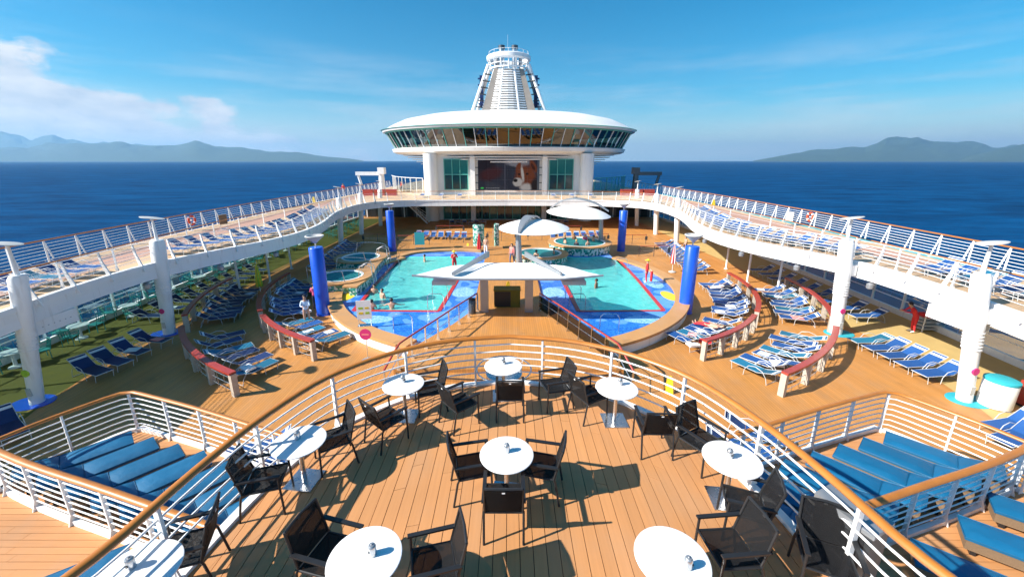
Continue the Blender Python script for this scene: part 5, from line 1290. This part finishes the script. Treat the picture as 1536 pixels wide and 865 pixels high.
# round steel feature on the steps under the terrace bow
p = un(757, 530, 0.9); fx, fy = p.x, min(p.y, 13.3)
t = thing('steel_fountain', 'round steel feature with hoop and hanging rods on the wide steps', 'fountain', (fx, 13.2, 0.3))
fy = 13.2
obj('drum', MB().lathe([(.75, .3), (.78, .6), (.70, .65), (.01, .65)], 28, (fx, fy)), 'steel', t, True)
for k in range(28):
    a = 2*PI*k/28; obj('rod', MB().tube([(fx+.72*math.cos(a), fy+.72*math.sin(a), .64), (fx+.60*math.cos(a), fy+.60*math.sin(a), 1.35)], .018, 5), 'steel', t)
obj('bowl', MB().lathe([(.62, 1.34), (.66, 1.40), (.55, 1.43), (.30, 1.36), (.01, 1.34)], 28, (fx, fy)), 'steel', t, True)
obj('hoop', MB().tube([(fx+.98*math.cos(2*PI*k/36), fy+.98*math.sin(2*PI*k/36), 1.55) for k in range(36)], .03, 8, True), 'steel', t, True)
for k in range(4): a = PI/4+PI/2*k; obj('hoop_leg', MB().tube([(fx+.98*math.cos(a), fy+.98*math.sin(a), 1.55), (fx+.8*math.cos(a), fy+.8*math.sin(a), .31)], .022, 6), 'steel', t)
# green cabinet on the walkway, bin by the canopy post
p = un(762, 462, PW); t = thing('olive_cabinet', 'olive green and black cabinet between the canopy posts', 'cabinet', (p.x-.05, p.y+.5, PW+.013))
o = obj('case', MB().box(-.75, .75, -.4, .4, 0, 1.0), 'olive' if 'olive' in M else 'turf'); o.parent = t; o = obj('front', MB().box(-.72, .2, -.42, -.4, .05, .95), 'charcoal'); o.parent = t; o = obj('top', MB().box(-.78, .78, -.43, .43, 1.0, 1.04), 'turf'); o.parent = t
p = un(706, 470, PW); t = thing('slim_bin', 'slim dark bin by the walkway hand rail', 'bin', (p.x+.1, p.y, PW+.013)); o = obj('body', MB().lathe([(.18, 0), (.2, .75), (.16, .8)], 16), 'dark_steel', None, True); o.parent = t; o = obj('lid', MB().lathe([(.2, .8), (.2, .85), (.01, .92)], 16), 'charcoal', None, True); o.parent = t
# tiled shower wall behind the pools, low planter
t = thing('shower_wall', 'curved green and white mosaic shower wall beyond the pools', 'wall', (-2.35, 41.5, 0))
for s in (-1, 1):
    pth = arc(-2.35+s*.75, 41.5, .62, 200 if s < 0 else -70, 340 if s < 0 else 70, 10)
    obj('tiled_slab', MB().band(pth, offset(pth, .25), 0.0, 2.5), 'tile_green', t)
    obj('shower_pipe', MB().tube([(-2.35+s*.75, 41.1, 1.0), (-2.35+s*.75, 41.0, 2.1), (-2.35+s*.75, 40.7, 2.2)], .03, 6), 'steel', t, True)
obj('bench', MB().box(-4.6, -.6, 40.0, 40.5, .0, .42), 'teak_curb', t)
# stanchion barriers across the back of the pool deck
mat('olive', (.16, .17, .03), .5)
for k, (x0, x1, y) in enumerate(((-16, -12.9, 44), (-12, -8.6, 43.2), (-10.5, -7.2, 46), (-6.5, -3.5, 44.2), (-2.4, .8, 45.2), (2.2, 5.4, 45.6), (8, 11, 44.2), (12, 15, 43.6), (12.4, 15.2, 37.6), (-9, -5.6, 50), (5.6, 9, 50))):
    t = thing('barrier', 'low barrier rail with square end plates, %s of its row, ' % ORD[k+1] + ('behind the twin whirlpools' if x0 < -3 else 'behind the crowded whirlpool'), 'barrier', (x0, y, 0.002), 0, 'barriers ' + ('behind the twin whirlpools' if x0 < -3 else 'behind the crowded whirlpool'))
    obj('rail', MB().tube([(x0, y, 1.0), (x1, y, 1.0)], .03, 6), 'red_rail', t); obj('rail', MB().tube([(x0, y, .55), (x1, y, .55)], .012, 5), 'steel', t)
    for x in (x0, (x0+x1)/2, x1): obj('post', MB().tube([(x, y, .0), (x, y, 1.05)], .03, 6), 'dark_steel', t)
    for x in (x0, x1): obj('end_plate', MB().box(x-.13, x+.13, y-.06, y-.04, .45, .85), 'dark_steel', t)
# tub chairs and tables along the turf
def make_tub():
    t = thing('tub_chair', '-', 'chair', (0, 0, 0), 0, 'teal chairs along the turf')
    for s in (-1, 1):
        for x in (-.2, .22): obj('leg', MB().tube([(x, s*.22, 0), (x*.95, s*.21, .42)], .018, 6), 'tub_teal', t)
        obj('armrest', MB().tube([(.25, s*.27, .42), (.24, s*.29, .64), (-.2, s*.28, .68), (-.27, s*.2, .7)], .022, 6), 'tub_teal', t, True)
    obj('seat', MB().box(-.24, .25, -.25, .25, .42, .45), 'tub_teal', t)
    for k in range(5): y = -.2+.1*k; obj('back_slat', MB().tube([(-.24, y, .44), (-.30, y, .7), (-.34, y*1.05, .88)], .016, 5), 'tub_teal', t)
    obj('top_bar', MB().tube([(-.33, -.24, .86), (-.36, 0, .9), (-.33, .24, .86)], .022, 6), 'tub_teal', t, True)
    return t
def make_side():
    t = thing('patio_table', '-', 'table', (0, 0, 0), 0, 'white patio tables along the turf')
    obj('tabletop', MB().lathe([(.01, .69), (.42, .69), (.44, .71), (.42, .73), (.01, .73)], 28), 'white_plastic', t, True); obj('pedestal', MB().lathe([(.26, 0), (.24, .04), (.07, .1), (.06, .68)], 18), 'white_plastic', t, True)
    return t
tub = make_tub(); sdt = make_side()
for k in range(11):
    y = 13.2+k*3.0; x = -21.6-min(1.0, k*.16)
    put(sdt, (x, y, .008), 0, 'white round patio table on the green turf, %s from the terrace' % ORD[k+1])
    for j in range(3):
        a = R(100*j+25*k+40); put(tub, (x+.85*math.cos(a), y+.85*math.sin(a), .008), a+PI, 'teal slatted armchair at the %s white turf table from the terrace' % ORD[k+1])
for k in range(12):
    put(tub, (-20.2-.8*(k % 3), 46.5+k*.9, .008), R(200+37*k), 'loose teal slatted armchair on the turf beyond the slim columns')
# stairs from pool deck to the bridge, turf side
t = thing('deck_stairs', 'white open staircase from the pool deck up to the bridge', 'stairs', (-13.4, 59, 0))
for k in range(14):
    f = k/13; obj('tread', MB().box(-14.9+2.9*(1-f)-.16, -14.9+2.9*(1-f)+.16, 58.2, 59.6, .2+f*3.35, .25+f*3.35), 'teak_curb', t)
for y in (58.15, 59.65):
    obj('stringer', MB().tube([(-11.7, y, .05), (-15.1, y, 3.5)], .09, 6), 'white', t)
    for z in (.5, 1.0): obj('handrail', MB().tube([(-11.8, y, .15+z), (-15.0, y, 3.4+z*.3 if False else 3.35+z*.02)], .03, 6), 'white', t)
    for k in range(5): f = k/4; obj('baluster', MB().tube([(-11.9-2.8*f, y, .2+2.8*f), (-11.9-2.8*f, y, min(3.4, 1.15+2.8*f))], .02, 5), 'white', t)
# back wall under the bridge, either side of the lounge block
t = thing('aft_wall', 'dark recessed wall with openings under the bridge on both sides of the doors', 'wall', (0, 66, 0))
for s in (-1, 1):
    a, b = sorted((s*12.6, s*23.2))
    obj('panel', MB().box(a, b, 65.5, 65.8, 0.008, T-.43), 'dark_steel', t)
    for k in range(5): x = s*(13.8+k*2.0); obj('doorway', MB().box(x-.5, x+.5, 65.4, 65.498, .02, 2.3), 'dark_room', t); 
    for k in range(6): x = s*(12.8+k*2.0); obj('frame', MB().box(x-.08, x+.08, 65.35, 65.499, .012, T-.44), 'white', t)
for s in (-1, 1):
    t = thing('wall_badge', ('magenta' if s < 0 else 'lime') + ' round badge on the corner pier under the bridge', 'badge', (-11.55+s*.35, 61.4-.02, 1.7))
    o = obj('disc', MB().lathe([(.3, 0), (.3, .04), (.01, .05)], 20), 'magenta' if s < 0 else 'lime'); o.parent = t; o.rotation_euler = (R(90), 0, 0); o.location = (0, .1, 0)
    o = obj('pin', MB().box(-.03, .03, .02, .3, -.03, .03), 'white'); o.parent = t
# far sun deck: glass windbreaks, cranes, red lockers, white bench seats
for s in (-1, 1):
    sd2 = 'turf side' if s < 0 else 'tan floor side'
    t = thing('glass_windbreak', 'tall glass windbreak with white frames beside the lounge, ' + sd2, 'windbreak', (s*14, 66, T))
    pts = [Vector((s*x, y, 0)) for x, y in ((13.2, 63.5), (16.2, 66), (19.0, 70), (21.4, 76))]; pts = resample(pts, 1.6)
    for a, b in zip(pts, pts[1:]):
        obj('pane', MB().add([a+Vector((0, 0, T+.1)), b+Vector((0, 0, T+.1)), b+Vector((0, 0, T+2.3)), a+Vector((0, 0, T+2.3))], [(0, 1, 2, 3)]), 'clear_glass' if s < 0 else 'teal_glass', t)
        obj('frame_post', MB().tube([a+Vector((0, 0, T)), a+Vector((0, 0, T+2.4))], .05, 6), 'white' if s < 0 else 'glass_frame', t)
    obj('frame_top', MB().tube([p+Vector((0, 0, T+2.35)) for p in pts], .05, 6), 'white' if s < 0 else 'glass_frame', t)
    t = thing('davit_crane', ('white' if s < 0 else 'dark') + ' davit crane with bent jib on the sun deck edge', 'crane', (s*20.8, 66, T)); mm = 'white' if s < 0 else 'dark_steel'
    obj('pedestal', MB().tube([(s*20.2, 66, T), (s*20.2, 66, T+3.0)], .55, 10, r2=.4), mm, t, True); obj('jib', MB().box(min(s*20, s*24.2), max(s*20, s*24.2), 65.7, 66.3, T+2.7, T+3.25), mm, t)
    obj('hook_arm', MB().tube([(s*23.9, 66, T+2.8), (s*23.5, 66, T+1.2)], .22, 8), mm, t); obj('cab', MB().box(min(s*19.6, s*20.6), max(s*19.6, s*20.6), 65.4, 66.6, T+2.9, T+3.9), mm, t)
    for k in range(3):
        y = 60.5; t = thing('red_locker', 'low red locker before the %s crane, %s from the sea rail' % ('white' if s < 0 else 'dark', ORD[3-k]), 'locker', (s*(17.2+k*1.7), y, T+.004), 0, 'red lockers before the %s crane' % ('white' if s < 0 else 'dark'))
        o = obj('case', MB().box(-.75, .75, -.35, .35, 0, .8), 'red_rail'); o.parent = t; o = obj('lid', MB().box(-.78, .78, -.38, .38, .8, .88), 'red_rail'); o.parent = t
for k in range(10):
    x = -12+k*2.6
    if abs(x) < 5: continue
    lounger(LF, x, 57.0, T+.004, R(90), 'on the bridge, ' + ORD[int(abs(x)//2.5)-0] + ' from the screen, ' + ('stairs side' if x < 0 else 'far side'), 'loungers on the bridge')
# small towels and bags left on loungers
for (px, py, z, ma, lb) in ((372, 552, .42, 'white_cloth', 'white towel heaped on a navy lounger at the outer shaded screen'), (1040, 517, .42, 'white_cloth', 'white towel on a lounger at the inner sunny screen'), (1058, 512, .42, 'red_cloth', 'red towel on a lounger at the inner sunny screen'), (1165, 545, .42, 'white_cloth', 'small white card on a lounger at the outer sunny screen'), (458, 468, .42, 'white_cloth', 'white towel over a lounger beside the towel wrapped person')):
    p = un(px, py, z); b = MB(); n = 8; vs = []; fs = []
    for i in range(n+1):
        for j in range(n+1):
            u, v = i/n-.5, j/n-.5; vs.append((u*.55, v*.4, .06+.05*noise.noise(Vector((u*5+px, v*5, 1)))))
    fs = [(i*(n+1)+j, (i+1)*(n+1)+j, (i+1)*(n+1)+j+1, i*(n+1)+j+1) for i in range(n) for j in range(n)]
    k = len(vs); vs += [(a, c, -.02) for a, c, d in vs]; fs += [tuple(q+k for q in reversed(f)) for f in fs]
    ed = [(i*(n+1), (i+1)*(n+1)) for i in range(n)]+[(i*(n+1)+n, (i+1)*(n+1)+n) for i in range(n)]+[(j, j+1) for j in range(n)]+[(n*(n+1)+j, n*(n+1)+j+1) for j in range(n)]
    fs += [(a, c, c+k, a+k) for a, c in ed]
    o = obj('towel', b.add(vs, fs), ma, None, True); o.location = p; o.rotation_euler.z = rnd.uniform(0, 3); tag(o, lb, 'towel')

lst = [o for o in bpy.data.objects if o.name.startswith('sun_lounger') and o.parent is None and o.location.z < 1 and 12 < o.location.y < 30]
for k, o in enumerate(rnd.sample(lst, 16)):
    n = 6; w, h = rnd.uniform(.4, .55), rnd.uniform(.3, .5); vs = []
    for i in range(n+1):
        for j in range(n+1):
            u, v = i/n-.5, j/n-.5; vs.append((u*w, v*h, .018+.02*noise.noise(Vector((u*6+k*3, v*6, 2)))))
    fs = [(i*(n+1)+j, (i+1)*(n+1)+j, (i+1)*(n+1)+j+1, i*(n+1)+j+1) for i in range(n) for j in range(n)]
    q = len(vs); vs += [(a, c, -.004) for a, c, d in vs]; fs += [tuple(z+q for z in reversed(f)) for f in fs]
    ed = [(i*(n+1), (i+1)*(n+1)) for i in range(n)]+[(i*(n+1)+n, (i+1)*(n+1)+n) for i in range(n)]+[(j, j+1) for j in range(n)]+[(n*(n+1)+j, n*(n+1)+j+1) for j in range(n)]
    fs += [(a, c, c+q, a+q) for a, c in ed]
    ma = ('white_cloth', 'pale_cloth', 'white_cloth', 'coral_cloth')[k % 4]; cn = ('white', 'pale blue', 'white', 'coral')[k % 4]
    tw = obj('towel', MB().add(vs, fs), ma, None, True); dd = Vector((math.cos(o.rotation_euler.z), math.sin(o.rotation_euler.z), 0))
    tw.location = o.location-dd*rnd.uniform(.1, .6)+Vector((0, 0, .345)); tw.rotation_euler.z = o.rotation_euler.z+rnd.uniform(-.5, .5)
    tag(tw, cn+' towel on the '+' '.join(o['label'].split()[:11]).rstrip(','), 'towel', 'towels left on loungers')
# ================================================================ HAZE
m = bpy.data.materials.new('haze'); m.use_nodes = True; M['haze'] = m
t_ = m.node_tree.nodes; t_.clear(); ou = t_.new('ShaderNodeOutputMaterial'); pv = t_.new('ShaderNodeVolumePrincipled')
pv.inputs['Color'].default_value = (.32, .64, 1.0, 1); pv.inputs['Density'].default_value = 3.8e-5; pv.inputs['Anisotropy'].default_value = .2
m.node_tree.links.new(pv.outputs[0], ou.inputs['Volume'])
hz = obj('haze', MB().box(-33000, 33000, -33000, 33000, SEA-4.0, 1250), 'haze'); tag(hz, kind='stuff')
for pr in (LB, LT, LN, LF, CH, chp, tproto, cproto, tub, sdt):
    if pr.name not in used:
        for ch in list(pr.children): bpy.data.objects.remove(ch)
        bpy.data.objects.remove(pr)
